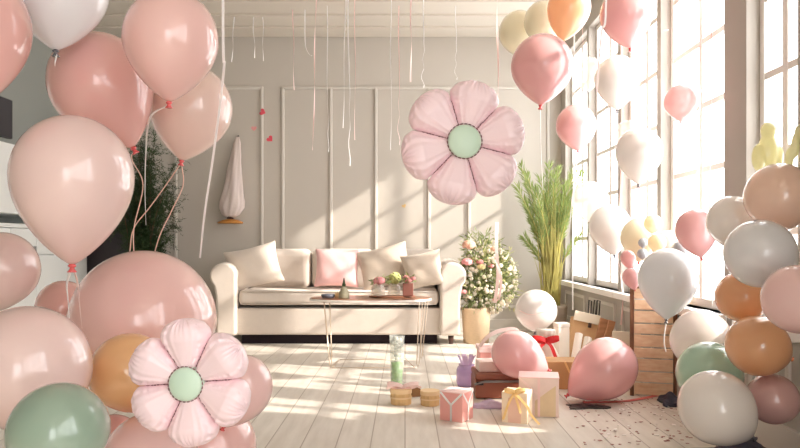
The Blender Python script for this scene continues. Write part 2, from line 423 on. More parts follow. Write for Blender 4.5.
scr = thing('wall_screen', (-3.0, 4.5, 1.62), 'black flat screen standing on the white wall cabinet at the left edge', 'screen')
MB().span((-2.97, 4.05, 1.66), (-2.93, 5.38, 1.95)).build('panel', M['black'], scr, bevel=.006)
MB().span((-3.02, 4.6, 1.621), (-2.9, 4.85, 1.66)).build('foot', M['steel'], scr)
tag(MB().span((-3.2, 6.78, .0), (-2.62, 7.17, 1.4)).build('charcoal_cabinet', M['charcoal'], bevel=.006), 'dark charcoal cabinet in the back left corner behind the plant', 'cabinet')

# ================================================================== SOFA
SY = 6.26
def sx(p, y=SY): return (p - VX) / F * y
def sz(p, y=SY): return H - (p - VY) / F * y
sofa = thing('sofa', (sx(339), 6.7, 0), 'long cream rolled arm sofa against the panelled back wall', 'sofa')
xa, xb_ = sx(237), sx(440)
MB().span((xa - .02, SY + .02, .085), (xb_ + .02, 7.08, .318)).build('base', M['sofa'], sofa, bevel=.02, seg=3)
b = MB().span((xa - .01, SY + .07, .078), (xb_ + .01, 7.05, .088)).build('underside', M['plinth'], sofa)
MB().span((xa + .02, SY + .10, .0), (xb_ - .02, 7.0, .08)).build('plinth', M['plinth'], sofa)  # dark block and sheet built in place of the shadow under the sofa
MB().span((xa + .008, SY, .345), (xb_ - .008, 6.78, .475)).build('seat_cushion', M['sofa'], sofa, bevel=.045, seg=5)
m = MB()
for z in (.357, .463): m.tube([(xa + .03, SY + .004, z), (xb_ - .03, SY + .004, z)], .006)
m.build('piping', M['sofa'], sofa, smooth=True)
MB().span((xa - .03, 6.84, .2), (xb_ + .03, 7.1, .80)).build('backrest', M['sofa'], sofa, bevel=.07, seg=5)
w3 = (xb_ - xa) / 3
for k in range(3):
    MB().span((xa + k * w3 + .004, 6.66, .465), (xa + (k + 1) * w3 - .004, 6.88, .835)).build('back_cushion', M['sofa'], sofa, bevel=.07, seg=5)
def arm(xc_in, out):
    # rolled arm profile in XZ, extruded along Y
    prof = [(0, .085), (0, .58)]
    cx, cz, rr = .112, .60, .115
    for k in range(17):
        a = math.radians(172 - k * 13.6); prof.append((cx + math.cos(a) * rr * 1.02, cz + math.sin(a) * rr))
    prof += [(.178, .44), (.17, .3), (.172, .085)]
    n = len(prof); vs = []; fs = []
    st = [(SY - .045, 1.0, .0), (6.7, 1.0, .02), (7.06, 1.0, .03)]
    cxm, czm = .09, .4
    for (yy, sc, up) in st:
        for (x, z) in prof:
            X = cxm + (x - cxm) * sc; Z = czm + (z - czm) * sc + (up if z > .4 else 0)
            if z < .1: Z = .085
            vs.append((xc_in + out * X, yy, Z))
    for i in range(len(st) - 1):
        for k in range(n):
            k2 = (k + 1) % n; fs.append((i * n + k, i * n + k2, (i + 1) * n + k2, (i + 1) * n + k))
    fs.append(tuple(range(n))); fs.append(tuple(range(len(st) * n - 1, (len(st) - 1) * n - 1, -1)))
    mm = MB(); mm.add(vs, fs); o = mm.build('arm', M['sofa'], sofa, bevel=.022, seg=4)
arm(xa, -1); arm(xb_, 1)
for x in (xa - .1, xb_ + .1, sx(452)):
    for yy in (SY + .08, 7.0):
        if x == sx(452) : continue
        MB().lathe([(0, .09), (.028, .09), (.018, 0), (0, 0)], 12, Matrix.Translation((x, yy, 0))).build('leg', M['dark_wood'], sofa, smooth=True)

def cushion(name, c, w, h, th, rz, roll, lean, m, label, group=None):
    """pillow with pinched corners"""
    N = 14; mm = MB(); vs = []; idx = {}
    R = Matrix.Rotation(rz, 3, 'Z') @ Matrix.Rotation(lean, 3, 'X') @ Matrix.Rotation(roll, 3, 'Y')
    for side in (-1, 1):
        for i in range(N + 1):
            for j in range(N + 1):
                u, v = -1 + 2 * i / N, -1 + 2 * j / N
                pu = 1 - .10 * (1 - v * v); pv = 1 - .10 * (1 - u * u)
                e = max(0, (1 - abs(u) ** 2.6)) * max(0, (1 - abs(v) ** 2.6))
                t = th / 2 * e ** .55
                if e == 0 and side == 1: idx[(side, i, j)] = idx[(-1, i, j)]; continue
                idx[(side, i, j)] = len(vs)
                wob = .004 * math.sin(7 * u + 5 * v + w * 40)
                vs.append(R @ Vector((u * w / 2 * pu, side * t + wob * e, v * h / 2 * pv)) + Vector(c))
    fs = []
    for side in (-1, 1):
        for i in range(N):
            for j in range(N):
                q = (idx[(side, i, j)], idx[(side, i + 1, j)], idx[(side, i + 1, j + 1)], idx[(side, i, j + 1)])
                fs.append(q if side < 0 else q[::-1])
    mm.add(vs, fs)
    o = mm.build(name, m, None, smooth=True, origin=c, sub=1)
    return tag(o, label, 'cushion', group)
g = 'loose cushions on the sofa'
cushion('cushion', at(254, 266.5, 6.40), .50, .40, .17, .12, -.24, -.22, M['cushion'], 'large tilted cream cushion against the left sofa arm', g)
cushion('cushion', at(337, 268, 6.44), .425, .37, .16, 0, .02, -.20, M['cushion_pink'], 'square pale pink cushion in the middle of the sofa', g)
cushion('cushion', at(385, 266.5, 6.42), .50, .40, .15, 0, -.24, -.24, M['cushion_beige'], 'tilted beige cushion between the pink one and the right corner cushion', g)
cushion('cushion', at(423, 270, 6.28), .38, .34, .16, -.1, -.2, -.22, M['cushion_beige'], 'small beige cushion leaning on the right sofa arm', g)

# ================================================================== COFFEE TABLE
TY, TZ = 5.0, .49
tx = (369 - VX) / F * TY
tab = thing('coffee_table', (tx, TY + .2, 0), 'oval coffee table with wire hairpin legs in front of the sofa', 'table')
def ellp(rx, ry, n=48): return [(rx * math.cos(2 * PI * k / n), ry * math.sin(2 * PI * k / n)) for k in range(n)]
mt = Matrix.Translation((tx, TY + .22, 0))
MB().prism(ellp(.435, .23), TZ - .006, TZ, mt).build('tabletop', M['table_wood'], tab)
MB().prism(ellp(.442, .237), TZ - .022, TZ - .006, mt).build('rim', M['rim'], tab, bevel=.003)
for (dx, dy, sgn) in ((-.30, .06, 1), (.37, .06, -1), (-.335, .36, 1), (.40, .36, -1)):
    top = Vector((tx + dx, TY + dy, TZ - .02))
    bot = top + Vector((sgn * .03 - .0, -.03 if dy < .2 else .03, 0)); bot.z = .012
    pts = [top + Vector((-.02, 0, 0)), bot + Vector((-.008, 0, .03)), bot, bot + Vector((.008, 0, .03)), top + Vector((.022, .0, 0))]
    MB().tube(pts, .0036, 6).build('leg', M['brass'], tab, smooth=True)
pf = [Vector((tx - .26, TY + .03, .012)), Vector((tx + .32, TY + .03, .012)), Vector((tx + .26, TY + .39, .012)), Vector((tx - .24, TY + .39, .012))]
for a, b in ((0, 1), (1, 2), (2, 3), (3, 0)): MB().tube([pf[a], pf[b]], .0034, 6).build('floor_rail', M['brass'], tab, smooth=True)

def tcoord(p, y): return (p - VX) / F * y
TT = TZ + .0005
# tray under the vases
tag(MB().prism([(x, y) for x, y in ellp(.17, .085, 32)], TT, TT + .012, Matrix.Translation((tcoord(392, 5.25), 5.25, 0))).build('tray', M['tray'], bevel=.003), 'low oval brown tray under the flower jars on the coffee table', 'tray')
o = MB().lathe([(0, .026), (.03, .03), (.045, .03), (.05, .02), (.04, .0), (0, 0)], 24, Matrix.Translation((tcoord(328, 5.14), 5.14, TT))).build('dish', M['blue_grey'], smooth=True)
tag(o, 'small blue grey dish at the left end of the coffee table', 'dish')
o = thing('candle', (tcoord(337.5, 5.14), 5.14, TT), 'short cream candle between the blue grey dish and the pointed ornament', 'candle')
mt = Matrix.Translation(o.location)
MB().lathe([(0, .04), (.02, .04), (.021, .0), (0, 0)], 16, mt).build('wax', M['candle'], o, smooth=True)
MB().tube([o.location + Vector((0, 0, .038)), o.location + Vector((.001, 0, .048))], .0015).build('wick', M['blackwire'], o)
o = thing('ornament', (tcoord(344, 5.12), 5.12, TT), 'grey green pointed ornament bottle on the coffee table', 'ornament')
mt = Matrix.Translation(o.location)
MB().lathe([(0, .085), (.012, .085), (.02, .078), (.028, .055), (.036, .045), (.038, .01), (.04, 0), (0, 0)], 20, mt).build('body', M['stone'], o, smooth=True)
MB().lathe([(0, .15), (.004, .142), (.009, .11), (.013, .1), (.013, .085), (0, .085)], 16, mt).build('stopper', M['leaf_dark'], o, smooth=True)
random.seed(4)
def rose(mb, c, r, n=26, seed=0):
    """layered cupped petals around a bud"""
    rnd = random.Random(seed)
    mb.ell(c, (r * .45, r * .45, r * .5), 10, 8)
    for k in range(n):
        a = k * 2.399 + rnd.random() * .3; lv = k / n
        elev = 1.3 - 1.5 * lv; rad = r * (.35 + .6 * lv)
        d = Vector((math.cos(a) * math.cos(elev), math.sin(a) * math.cos(elev), math.sin(elev)))
        q = d.to_track_quat('Z', 'Y')
        mb.ell(Vector(c) + d * rad * .75, (r * .42, r * .36, r * .12), 8, 5, q)
def leafs(mb, c, n, r, L, W, seed, zmin=-1, up=.3):
    rnd = random.Random(seed)
    for k in range(n):
        d = Vector((rnd.gauss(0, 1), rnd.gauss(0, 1), rnd.gauss(0, 1) + up)).normalized()
        if d.z < zmin: d.z = -d.z
        p = Vector(c) + Vector((d.x * r[0], d.y * r[1], d.z * r[2])) * (rnd.random() ** .4)
        dd = (d + Vector((rnd.gauss(0, .5), rnd.gauss(0, .5), rnd.gauss(0, .5)))).normalized()
        sd = dd.orthogonal().normalized(); sd = Quaternion(dd, rnd.random() * 6.28) @ sd
        l = L * (.6 + rnd.random() * .8); w = W * (.6 + rnd.random() * .8); nn = dd.cross(sd)
        mb.add([p, p + dd * l * .45 + sd * w / 2 + nn * l * .06, p + dd * l, p + dd * l * .45 - sd * w / 2 + nn * l * .06, p + dd * l * .5 - nn * l * .04],
               [(0, 1, 4), (1, 2, 4), (2, 3, 4), (3, 0, 4)])
def jar_vase(x, y, z, r, h, mat_, label, bloom, bm_, br, leafseed, square=False):
    v = thing('flower_jar', (x, y, z), label, 'vase', 'flower vases on the coffee table')
    mt = Matrix.Translation((x, y, z))
    if square: MB().box((x, y, z + h / 2), (2 * r, 2 * r, h)).build('pot', mat_, v, bevel=.004)
    else:
        MB().lathe([(r * .8, h), (r * .82, h * .85), (r, h * .75), (r, .005), (r * .9, 0), (0, 0), (0, .004), (r * .9, .006), (r * .94, h * .74), (r * .76, h * .85), (r * .76, h)], 24, mt).build('jar', mat_, v, smooth=True)
    s = MB()
    for k in range(4): s.tube([(x + (k - 1.5) * r * .3, y, z + .01), (x + (k - 1.5) * r * .12, y, z + h + .02)], .002)
    s.build('stalk', M['leaf_mid'], v)
    b = MB()
    for i, (dx, dz, rr) in enumerate(br):
        if bloom == 'rose': rose(b, (x + dx, y - .01, z + h + dz), rr, 26, leafseed + i)
        else:
            rnd = random.Random(leafseed + i)
            for k in range(70):
                d = Vector((rnd.gauss(0, 1), rnd.gauss(0, 1), rnd.gauss(0, 1))).normalized()
                b.ell(Vector((x + dx, y - .01, z + h + dz)) + d * rr * .8, (rr * .2, rr * .2, rr * .14), 6, 4, d.to_track_quat('Z', 'Y'))
            b.ell((x + dx, y - .01, z + h + dz), (rr * .8,) * 3, 10, 8)
    b.build('blossom', bm_, v, smooth=True)
    l = MB(); leafs(l, (x, y, z + h + .01), 26, (r * 1.2, r * 1.1, .03), .045, .02, leafseed + 50, zmin=-.2)
    stuff(l.build('leaf', M['leaf_mid'], v))
zt = TT + .0125
jar_vase(tcoord(378, 5.19), 5.19, zt, .05, .085, M['jar'], 'glass jar holding a pink rose, leftmost flower vase on the coffee table', 'rose', M['rose_deep'], [(.01, .022, .056)], 1)
jar_vase(tcoord(394, 5.28), 5.28, zt, .047, .08, M['jar'], 'glass jar holding a lime green flower head on the coffee table', 'hyd', M['bloom_green'], [(.006, .045, .05)], 11)
jar_vase(tcoord(408, 5.21), 5.21, zt, .038, .09, M['terracotta'], 'brick red square pot of dusty pink flowers on the coffee table', 'rose', M['rose'], [(.005, .022, .036), (.035, .034, .028), (-.016, .044, .026)], 21, True)

# ================================================================== PLANTS
def palm():
    c = at(551, 335, 6.66); c.z = 0
    p = thing('potted_palm', c, 'tall green feathery palm in the corner by the windows', 'plant')
    MB().lathe([(0, .3), (.12, .3), (.135, .32), (.15, .3), (.13, .02), (.12, 0), (0, 0)], 28, Matrix.Translation(c)).build('pot', M['pot'], p, smooth=True)
    rnd = random.Random(5); lf = MB()
    def leaflet(q, d, L, w):
        e = q + d * L + Vector((0, 0, -.01)); mm = q + d * L * .45 + Vector((0, 0, .005))
        s = d.cross(Vector((rnd.gauss(0, .4), 1, .2))).normalized() * w / 2
        lf.add([q, mm + s, e, mm - s, mm + Vector((0, -.002, 0))], [(0, 1, 4), (1, 2, 4), (2, 3, 4), (3, 0, 4)])
    tips = [(522, 168), (528, 178), (526, 205), (519, 190), (536, 192), (541, 182), (548, 190), (553, 180), (558, 172), (566, 186), (572, 176), (581, 176), (584, 228), (561, 200), (544, 205), (531, 222), (568, 205), (526, 240), (556, 215), (538, 212), (575, 196), (549, 168)]
    for k, (tx_, ty_) in enumerate(tips):
        a = rnd.random() * 6.28; sp = .02 + rnd.random() * .06
        base = c + Vector((math.cos(a) * sp, math.sin(a) * sp * .7, .29))
        tip = at(tx_, ty_, 6.66 + rnd.uniform(-.16, .1))
        mid = base.lerp(tip, .6); mid.x = base.x + (tip.x - base.x) * .38
        path = smoothpath([base, mid, tip], 9)
        MB().tube(path, lambda t: .0075 * (1 - .7 * t), 6).build('stem', M['stem'], p, smooth=True)
        n = len(path)
        for i in range(int(n * .5), n - 1):
            t = (path[i + 1] - path[i]).normalized()
            for rep_ in range(4):
                for sd in (-1, 1):
                    o = t.cross(Vector((rnd.gauss(0, .4), -1, rnd.gauss(0, .4)))).normalized() * sd
                    d = (t * 1.15 + o * rnd.uniform(.25, .75) + Vector((0, rnd.gauss(0, .3), 0))).normalized()
                    leaflet(path[i] + (path[i + 1] - path[i]) * rnd.random(), d, rnd.uniform(.07, .14), .009)
        t = (path[-1] - path[-2]).normalized()
        for r_ in range(6): leaflet(path[-1], (t + Vector((rnd.gauss(0, .35), rnd.gauss(0, .3), 0))).normalized(), rnd.uniform(.07, .12), .009)
    stuff(lf.build('foliage', M['leaf'], p))
    g = MB()
    for k in range(230):   # grassy blades filling the clump
        a = rnd.random() * 6.28; sp = rnd.random() * .09
        q = c + Vector((math.cos(a) * sp, math.sin(a) * sp * .7, .3)); L = rnd.uniform(.35, 1.15)
        e = q + Vector((rnd.gauss(0, .06) * (.3 + L * .7), rnd.gauss(0, .06), L)); mm = q.lerp(e, .5) + Vector((0, 0, .03))
        s = Vector((.0035, 0, 0))
        g.add([q - s, q + s, mm + s, e, mm - s], [(0, 1, 2, 4), (4, 2, 3)])
    stuff(g.build('grass_blade', M['grassy'], p))
palm()

def flower_bush():
    c = Vector(((476 - VX) / F * 6.42, 6.42, 0))
    p = thing('potted_flower_bush', c, 'cream pot of pink and white flowers beside the right sofa arm', 'plant')
    MB().lathe([(.115, .31), (.13, .315), (.132, .30), (.128, .29), (.112, .0), (0, 0), (0, .02), (.1, .02), (.115, .29)], 32, Matrix.Translation(c),
               ).build('pot', M['basket'], p, smooth=True)
    MB().lathe([(0, .285), (.112, .28), (0, .27)], 20, Matrix.Translation(c)).build('soil', M['bark'], p)
    rnd = random.Random(9)
    l = MB()
    leafs(l, c + Vector((.10, 0, .58)), 1000, (.25, .16, .30), .055, .02, 3)
    leafs(l, c + Vector((.0, 0, .42)), 300, (.17, .15, .15), .06, .022, 4)
    leafs(l, c + Vector((.05, 0, .84)), 200, (.19, .1, .16), .06, .014, 5)
    leafs(l, c + Vector((.25, 0, .52)), 160, (.14, .1, .2), .05, .014, 6)
    stuff(l.build('foliage', M['leaf_mid'], p))
    y_ = MB()
    leafs(y_, c + Vector((.10, -.03, .60)), 420, (.27, .17, .33), .045, .018, 13)
    leafs(y_, c + Vector((.24, -.03, .50)), 160, (.16, .1, .24), .05, .014, 16)
    stuff(y_.build('pale_foliage', M['leaf_pale'], p))
    rnd = random.Random(9)
    s = MB()
    for k in range(14): s.tube([c + Vector((rnd.gauss(0, .03), rnd.gauss(0, .03), .28)), c + Vector((rnd.gauss(.04, .1), rnd.gauss(0, .06), rnd.uniform(.55, .85)))], .004)
    stuff(s.build('stalk', M['bark'], p))
    w = MB()
    for k in range(230):
        d = Vector((rnd.gauss(.1, 1), -abs(rnd.gauss(0, 1)), rnd.gauss(0, 1))).normalized()
        q = c + Vector((.11 + d.x * .25, d.y * .17, .56 + d.z * .3)); r = rnd.uniform(.009, .02)
        w.ell(q, (r, r * .7, r), 6, 4)
    stuff(w.build('small_blossom', M['bloom_white'], p))
    for (x, y, r, mm, lab) in ((469, 245, .075, 'rose_peach', 'peach blossom at the top'), (467, 262, .062, 'rose_deep', 'deep pink rose'), (480, 262, .04, 'rose', None), (481, 267, .05, 'bloom_cream', 'cream yellow blossom'),
                          (494, 249, .04, 'rose_peach', None), (491, 266, .035, 'rose', None), (464, 292, .036, 'rose_deep', None), (495, 300, .03, 'rose', None), (469, 297, .03, 'bloom_white', None), (486, 290, .03, 'bloom_white', None)):
        q = at(x, y, 6.28); b = MB(); rose(b, q, r, 24, int(x)); o = b.build('blossom', M[mm], p, smooth=True)
        if lab: o['label'] = lab
    q = MB()
    q.strip(smoothpath([at(497, 222, 6.22), at(496.5, 250, 6.2), at(498, 275, 6.2), at(495, 303, 6.2)]), .03, twist=.6)
    q.strip(smoothpath([at(497, 262, 6.2), at(501, 280, 6.19), at(499, 300, 6.2)]), .022, twist=.8)
    q.build('ribbon', M['ribbon_pink'], p)
flower_bush()

def dark_plant():
    c = Vector(((146 - VX) / F * 6.5, 6.5, 0))
    p = thing('potted_fern', c, 'dark green needle leaved plant behind the left pink balloons', 'plant')
    MB().lathe([(0, .38), (.15, .38), (.165, .4), (.175, .38), (.14, 0), (0, 0)], 28, Matrix.Translation(c)).build('pot', M['pot'], p, smooth=True)
    rnd = random.Random(11); lf = MB()
    for k in range(38):
        tip = c + Vector((rnd.uniform(-.33, .27), rnd.uniform(-.2, .2), rnd.uniform(.75, 2.0)))
        base = c + Vector((rnd.gauss(0, .04), rnd.gauss(0, .04), .38)); mid = base.lerp(tip, .5) + Vector((-(tip.x - base.x) * .25, 0, .08))
        path = smoothpath([base, mid, tip], 9)
        MB().tube(path, lambda t: .006 * (1 - .7 * t), 5).build('stem', M['bark'], p, smooth=True)
        for i in range(4, len(path)):
            for b in range(5):
                d = Vector((rnd.gauss(0, 1), rnd.gauss(0, 1), rnd.gauss(.3, .7))).normalized()
                L = rnd.uniform(.07, .16); q0 = path[i]
                for z in range(16):
                    q = q0 + d * L * (z / 15) + Vector((0, 0, -.03 * (z / 15) ** 2)); sd = 1 if z % 2 else -1
                    o = d.cross(Vector((rnd.gauss(0, 1), rnd.gauss(0, 1), 1))).normalized() * sd
                    e = q + (o * .8 + d * .6).normalized() * rnd.uniform(.022, .04); s = d * .0036
                    lf.add([q - s, q + s, e], [(0, 1, 2)])
    stuff(lf.build('foliage', M['leaf_dark'], p))
dark_plant()

# ================================================================== BALLOONS
def bez(p0, p1, p2, p3, n):
    out = []
    for i in range(1, n + 1):
        t = i / n; u = 1 - t
        out.append((u ** 3 * p0[0] + 3 * u * u * t * p1[0] + 3 * u * t * t * p2[0] + t ** 3 * p3[0], u ** 3 * p0[1] + 3 * u * u * t * p1[1] + 3 * u * t * t * p2[1] + t ** 3 * p3[1]))
    return out
GL = {'l': 'balloons of the left cluster', 'r': 'balloons heaped and floating by the windows', 'f': 'balloons lying among the gifts', 'g': 'small balloons piled on the crate'}
def balloon(p, R, d, k, m, label, grp, knot='knot', top=1.06, name='balloon'):
    """p centre of the bulge, R radius, d direction of the neck, k length of the neck side in radii"""
    d = Vector(d).normalized(); rot = Vector((0, 0, -1)).rotation_difference(d)
    prof = [(0, R * top)] + [(R * math.sin(a), R * top * math.cos(a)) for a in [PI / 2 * i / 12 for i in range(1, 13)]]
    prof += bez((R, 0), (R, -.45 * k * R), (.40 * R, -.86 * k * R), (.055 * R, -k * R), 16)
    prof += [(0, -k * R)]
    o = MB().lathe(prof, 40).build(name, m, None, smooth=True)
    o.location = p; o.rotation_mode = 'QUATERNION'; o.rotation_quaternion = rot
    tag(o, label, 'balloon', GL[grp])
    q = MB(); q.lathe([(0, -k * R + .01 * R), (.045 * R, -k * R), (.07 * R, -k * R - .025 * R), (.06 * R, -k * R - .05 * R), (.035 * R, -k * R - .065 * R), (.05 * R, -k * R - .10 * R), (.085 * R, -k * R - .14 * R), (.075 * R, -k * R - .145 * R), (0, -k * R - .09 * R)], 14)
    kn = q.build('knot', LP[knot], None, smooth=True); kn.parent = o
    o['neck'] = [p[i] + d[i] * (k * R + .07 * R) for i in range(3)]
    return o
def string(o, pts, m, w=.005, name='string', start=True):
    P = ([Vector(o['neck'])] if start else []) + [Vector(q) for q in pts]
    P = smoothpath(P, 8)
    if w > .0045: b = MB().strip(P, w, (1, 0, 0), twist=1.2)
    else: b = MB().tube(P, w / 2, 6)
    me = b.build(name, m, None, smooth=True)
    me.parent = o; me.matrix_parent_inverse = (Matrix.Translation(o.location) @ o.rotation_quaternion.to_matrix().to_4x4()).inverted()
    return me
def B(x, y, w, z, d, k, m, label, grp, **kw): return balloon(at(x, y, z), px(w / 2, z), d, k, LP[m], label, grp, **kw)

# -- left cluster
B(-32, 26, 116, 1.74, (.1, 0, -1), 1.4, 'rose', 'rose pink balloon cut by the left edge at the top', 'l')
L2 = B(57, -12, 98, 2.0, (-.02, 0, -1), 1.26, 'grey', 'grey white balloon with a dark knot at the top left', 'l', knot='knot_grey')
L3 = B(171, 40, 93, 2.0, (-.03, 0, -1), 1.32, 'pink', 'pink balloon with a red knot, topmost of the left cluster', 'l')
L4 = B(101, 85, 99, 2.25, (.45, .2, -1), 1.36, 'rose', 'rose pink balloon behind the large pale pink one on the left', 'l')
L5 = B(191, 109, 81, 2.5, (-.18, 0, -1), 1.28, 'peach', 'sheer peach balloon with strings, right edge of the left cluster', 'l')
L6 = B(73, 177, 116, 1.86, (-.01, 0, -1), 1.5, 'pearl', 'large pale pink balloon with a hanging ribbon in the middle left', 'l')
B(1, 270, 72, 2.2, (-.3, .2, -1), 1.25, 'pearl', 'pearly pink balloon at the left edge above the biggest round ones', 'l')
B(64, 309, 54, 2.7, (.1, .3, -1), 1.25, 'rose', 'small rose balloon glimpsed between the two largest pink balloons', 'l')
B(144, 323, 142, 2.35, (.0, .5, -1), 1.1, 'pink', 'huge round pink balloon behind the lower foil flower', 'l', top=1.03)
B(26, 369, 124, 1.75, (-.3, .4, -1), 1.15, 'pearl', 'big pearly pink balloon above the sage green one', 'l', top=1.02)
B(59, 432, 97, 1.45, (-.1, .4, -1), 1.15, 'sage', 'shiny sage green balloon at the bottom left', 'l', top=1.02)
B(130, 373, 78, 1.97, (.1, .4, -1), 1.15, 'amber', 'orange balloon peeping out behind the lower foil flower', 'l', top=1.03)
B(240, 388, 64, 2.05, (-.45, .2, -1), 1.4, 'blush', 'light pink balloon right of the lower foil flower', 'l')
B(150, 462, 94, 1.9, (-.3, .3, -1), 1.2, 'blush', 'blush balloon at the bottom edge under the foil flower', 'l')
B(112, 446, 60, 2.15, (-.4, .4, -1), 1.2, 'rose', 'dusky rose balloon low between the green and blush balloons', 'l')
B(212, 448, 88, 2.2, (.1, .3, -1), 1.2, 'pink', 'pink balloon at the bottom edge right of the blush one', 'l')
# strings of the left cluster
string(L6, [at(67, 283, 1.90), at(68, 300, 1.94), at(70, 328, 1.98)], M['ribbon_white'], .006)
string(L6, [at(77, 280, 1.90), at(79, 300, 1.96), at(82, 328, 2.02)], M['ribbon_pink'], .006)
nk = at(134, 228, 2.62)
string(L5, [at(166, 185, 2.56), at(150, 207, 2.6), nk, at(130, 250, 2.6), at(128, 275, 2.6)], M['ribbon_peach'], .0042)
string(L5, [at(183, 185, 2.56), at(172, 210, 2.6), at(160, 235, 2.62), at(152, 262, 2.66)], M['ribbon_peach'], .0042)
string(L3, [at(150, 118, 2.2), at(146, 150, 2.62), at(145, 190, 2.64), at(146, 225, 2.64)], M['ribbon_white'], .006)
string(L4, [at(132, 160, 2.45), at(143, 185, 2.55), at(134, 228, 2.60), at(134, 258, 2.6)], M['ribbon_peach'], .004)
string(L2, [at(56, 57, 1.99), at(55, 62, 1.99), at(55, 66, 1.99)], M['ribbon_white'], .006)

# -- hanging and floating by the windows
R1 = B(542, 67, 62, 3.5, (-.04, 0, -1), 1.22, 'hot', 'large pink balloon with a red knot above the foil flower', 'r')
string(R1, [at(541, 150, 3.5), at(543, 190, 3.5)], M['ribbon_white'], .0025)
B(520, 33, 42, 4.9, (.2, 0, -1), 1.25, 'yellow', 'pale yellow balloon near the ceiling, left of its twin', 'r')
B(544, 22, 40, 4.6, (.0, 0, -1), 1.25, 'yellow', 'pale yellow balloon near the ceiling beside the orange one', 'r')
R3 = B(569, 8, 43, 4.2, (-.18, 0, -1), 1.55, 'orange_light', 'bright orange balloon by the ceiling', 'r', knot='knot_orange')
R4 = B(626, 15, 51, 3.9, (.12, 0, -1), 1.3, 'hot', 'pink balloon hanging top right in front of a window', 'r')
B(588, 73, 30, 5.1, (.0, 0, -1), 1.2, 'clear', 'small clear balloon left of the white one by the windows', 'r', knot='knot_grey')
R5 = B(617, 79, 44, 4.3, (.0, 0, -1), 1.4, 'white', 'white balloon just below the top right pink one', 'r', knot='knot_grey')
R6 = B(576, 126, 40, 4.9, (.08, 0, -1), 1.25, 'hot', 'pink balloon hanging above the palm', 'r')
string(R6, [at(575, 175, 4.9), at(572, 200, 4.9), at(569, 235, 4.9)], M['ribbon_white'], .006)
B(681, 102, 33, 3.6, (.0, 0, -1), 1.2, 'sheer_pink', 'small sheer pink balloon in front of the fourth window', 'r')
B(628, 135, 28, 4.6, (-.2, 0, -1), 1.2, 'clear', 'small see-through balloon half hidden behind a white one', 'r', knot='knot_grey')
R8 = B(639, 152, 46, 4.0, (-.02, 0, -1), 1.4, 'white', 'white balloon at eye level below the small sheer pink one', 'r', knot='knot_grey')
B(590, 201, 37, 5.0, (.0, 0, -1), 1.15, 'sheer', 'sheer white balloon beside the palm leaves', 'r', knot='knot_grey')
R10 = B(610, 227, 42, 4.6, (.15, 0, -1), 1.35, 'white', 'milky white balloon below the sheer one by the palm', 'r', knot='knot_grey')
R11 = B(696, 230, 40, 3.45, (.2, 0, -1), 1.4, 'hot', 'pink balloon left of the white ones on the right heap', 'r')
string(R11, [at(707, 275, 3.4), at(712, 290, 3.35), at(712, 308, 3.3)], M['ribbon_white'], .005)
R12 = B(668, 279, 58, 3.15, (-.04, 0, -1), 1.38, 'grey', 'grey white teardrop balloon in front of the wooden crate', 'r', knot='knot_grey')
string(R12, [at(664, 340, 3.15), at(666, 352, 3.15)], M['ribbon_white'], .005)
# -- heap on the right
B(701, 341, 60, 3.35, (.0, .1, -1), 1.15, 'sheer', 'sheer white balloon behind the mint green one', 'r', knot='knot_grey')
B(733, 222, 50, 2.9, (.25, .3, -.8), 1.25, 'white', 'white balloon above and behind the grey white one on the right', 'r', knot='knot_grey')
B(761, 254, 68, 2.45, (.9, .25, -.35), 1.22, 'grey', 'large grey white balloon between the peach and orange ones', 'r', knot='knot_grey')
B(779, 198, 66, 2.65, (.25, .35, -.8), 1.15, 'peach_deep', 'warm peach balloon at the top of the right heap', 'r')
B(742, 297, 50, 2.9, (.75, .3, -.2), 1.3, 'orange', 'orange balloon under the grey white one', 'r', knot='knot_orange')
B(758, 346, 60, 2.7, (.8, .2, -.3), 1.3, 'orange', 'orange balloon lower in the heap above the mauve one', 'r', knot='knot_orange')
B(798, 300, 68, 2.2, (.4, .3, -.6), 1.2, 'blush', 'light pink balloon cut by the right edge', 'r')
B(710, 374, 64, 3.0, (.6, .3, -.3), 1.25, 'green', 'mint green balloon above the bottom right white one', 'r')
B(717, 408, 73, 2.6, (.75, .1, -.6), 1.3, 'white', 'big white balloon at the bottom of the right heap', 'r', knot='knot_grey')
B(773, 399, 50, 2.72, (.6, .2, -.25), 1.3, 'mauve', 'dull mauve balloon in the bottom right corner', 'r')
# -- small pile on the crate
B(641, 238, 40, 4.24, (-.1, 0, -1), 1.2, 'yellow', 'pale yellow balloon standing on the wooden crate', 'g')
B(668, 247, 32, 4.02, (.1, .2, -1), 1.1, 'peach', 'pale peach balloon at the back right of the crate pile', 'g')
B(653, 224, 18, 3.98, (0, .3, -1), 1.1, 'cream', 'cream balloon at the top of the crate pile', 'g')
B(657, 243, 18, 3.8, (0, .3, -1), 1.1, 'cream', 'cream balloon low in the crate pile', 'g')
B(643, 243, 9.5, 3.95, (0, 0, -1), 1.05, 'bluegrey', 'tiny blue grey balloon, upper of the two on the crate', 'g', knot='knot_grey')
B(642.5, 254, 10.5, 3.95, (0, 0, -1), 1.05, 'bluegrey', 'tiny blue grey balloon, lower of the two on the crate', 'g', knot='knot_grey')
B(680, 250, 17, 3.75, (0, 0, -1), 1.05, 'bluegrey', 'small blue grey balloon behind the grey teardrop balloon', 'g', knot='knot_grey')
B(628, 258, 15, 4.02, (.35, 0, -1), 1.7, 'hot', 'slim pink balloon hanging at the crate corner, upper', 'g')
B(631, 277, 17, 3.86, (.3, 0, -1), 1.6, 'hot', 'slim pink balloon hanging at the crate corner, lower', 'g')
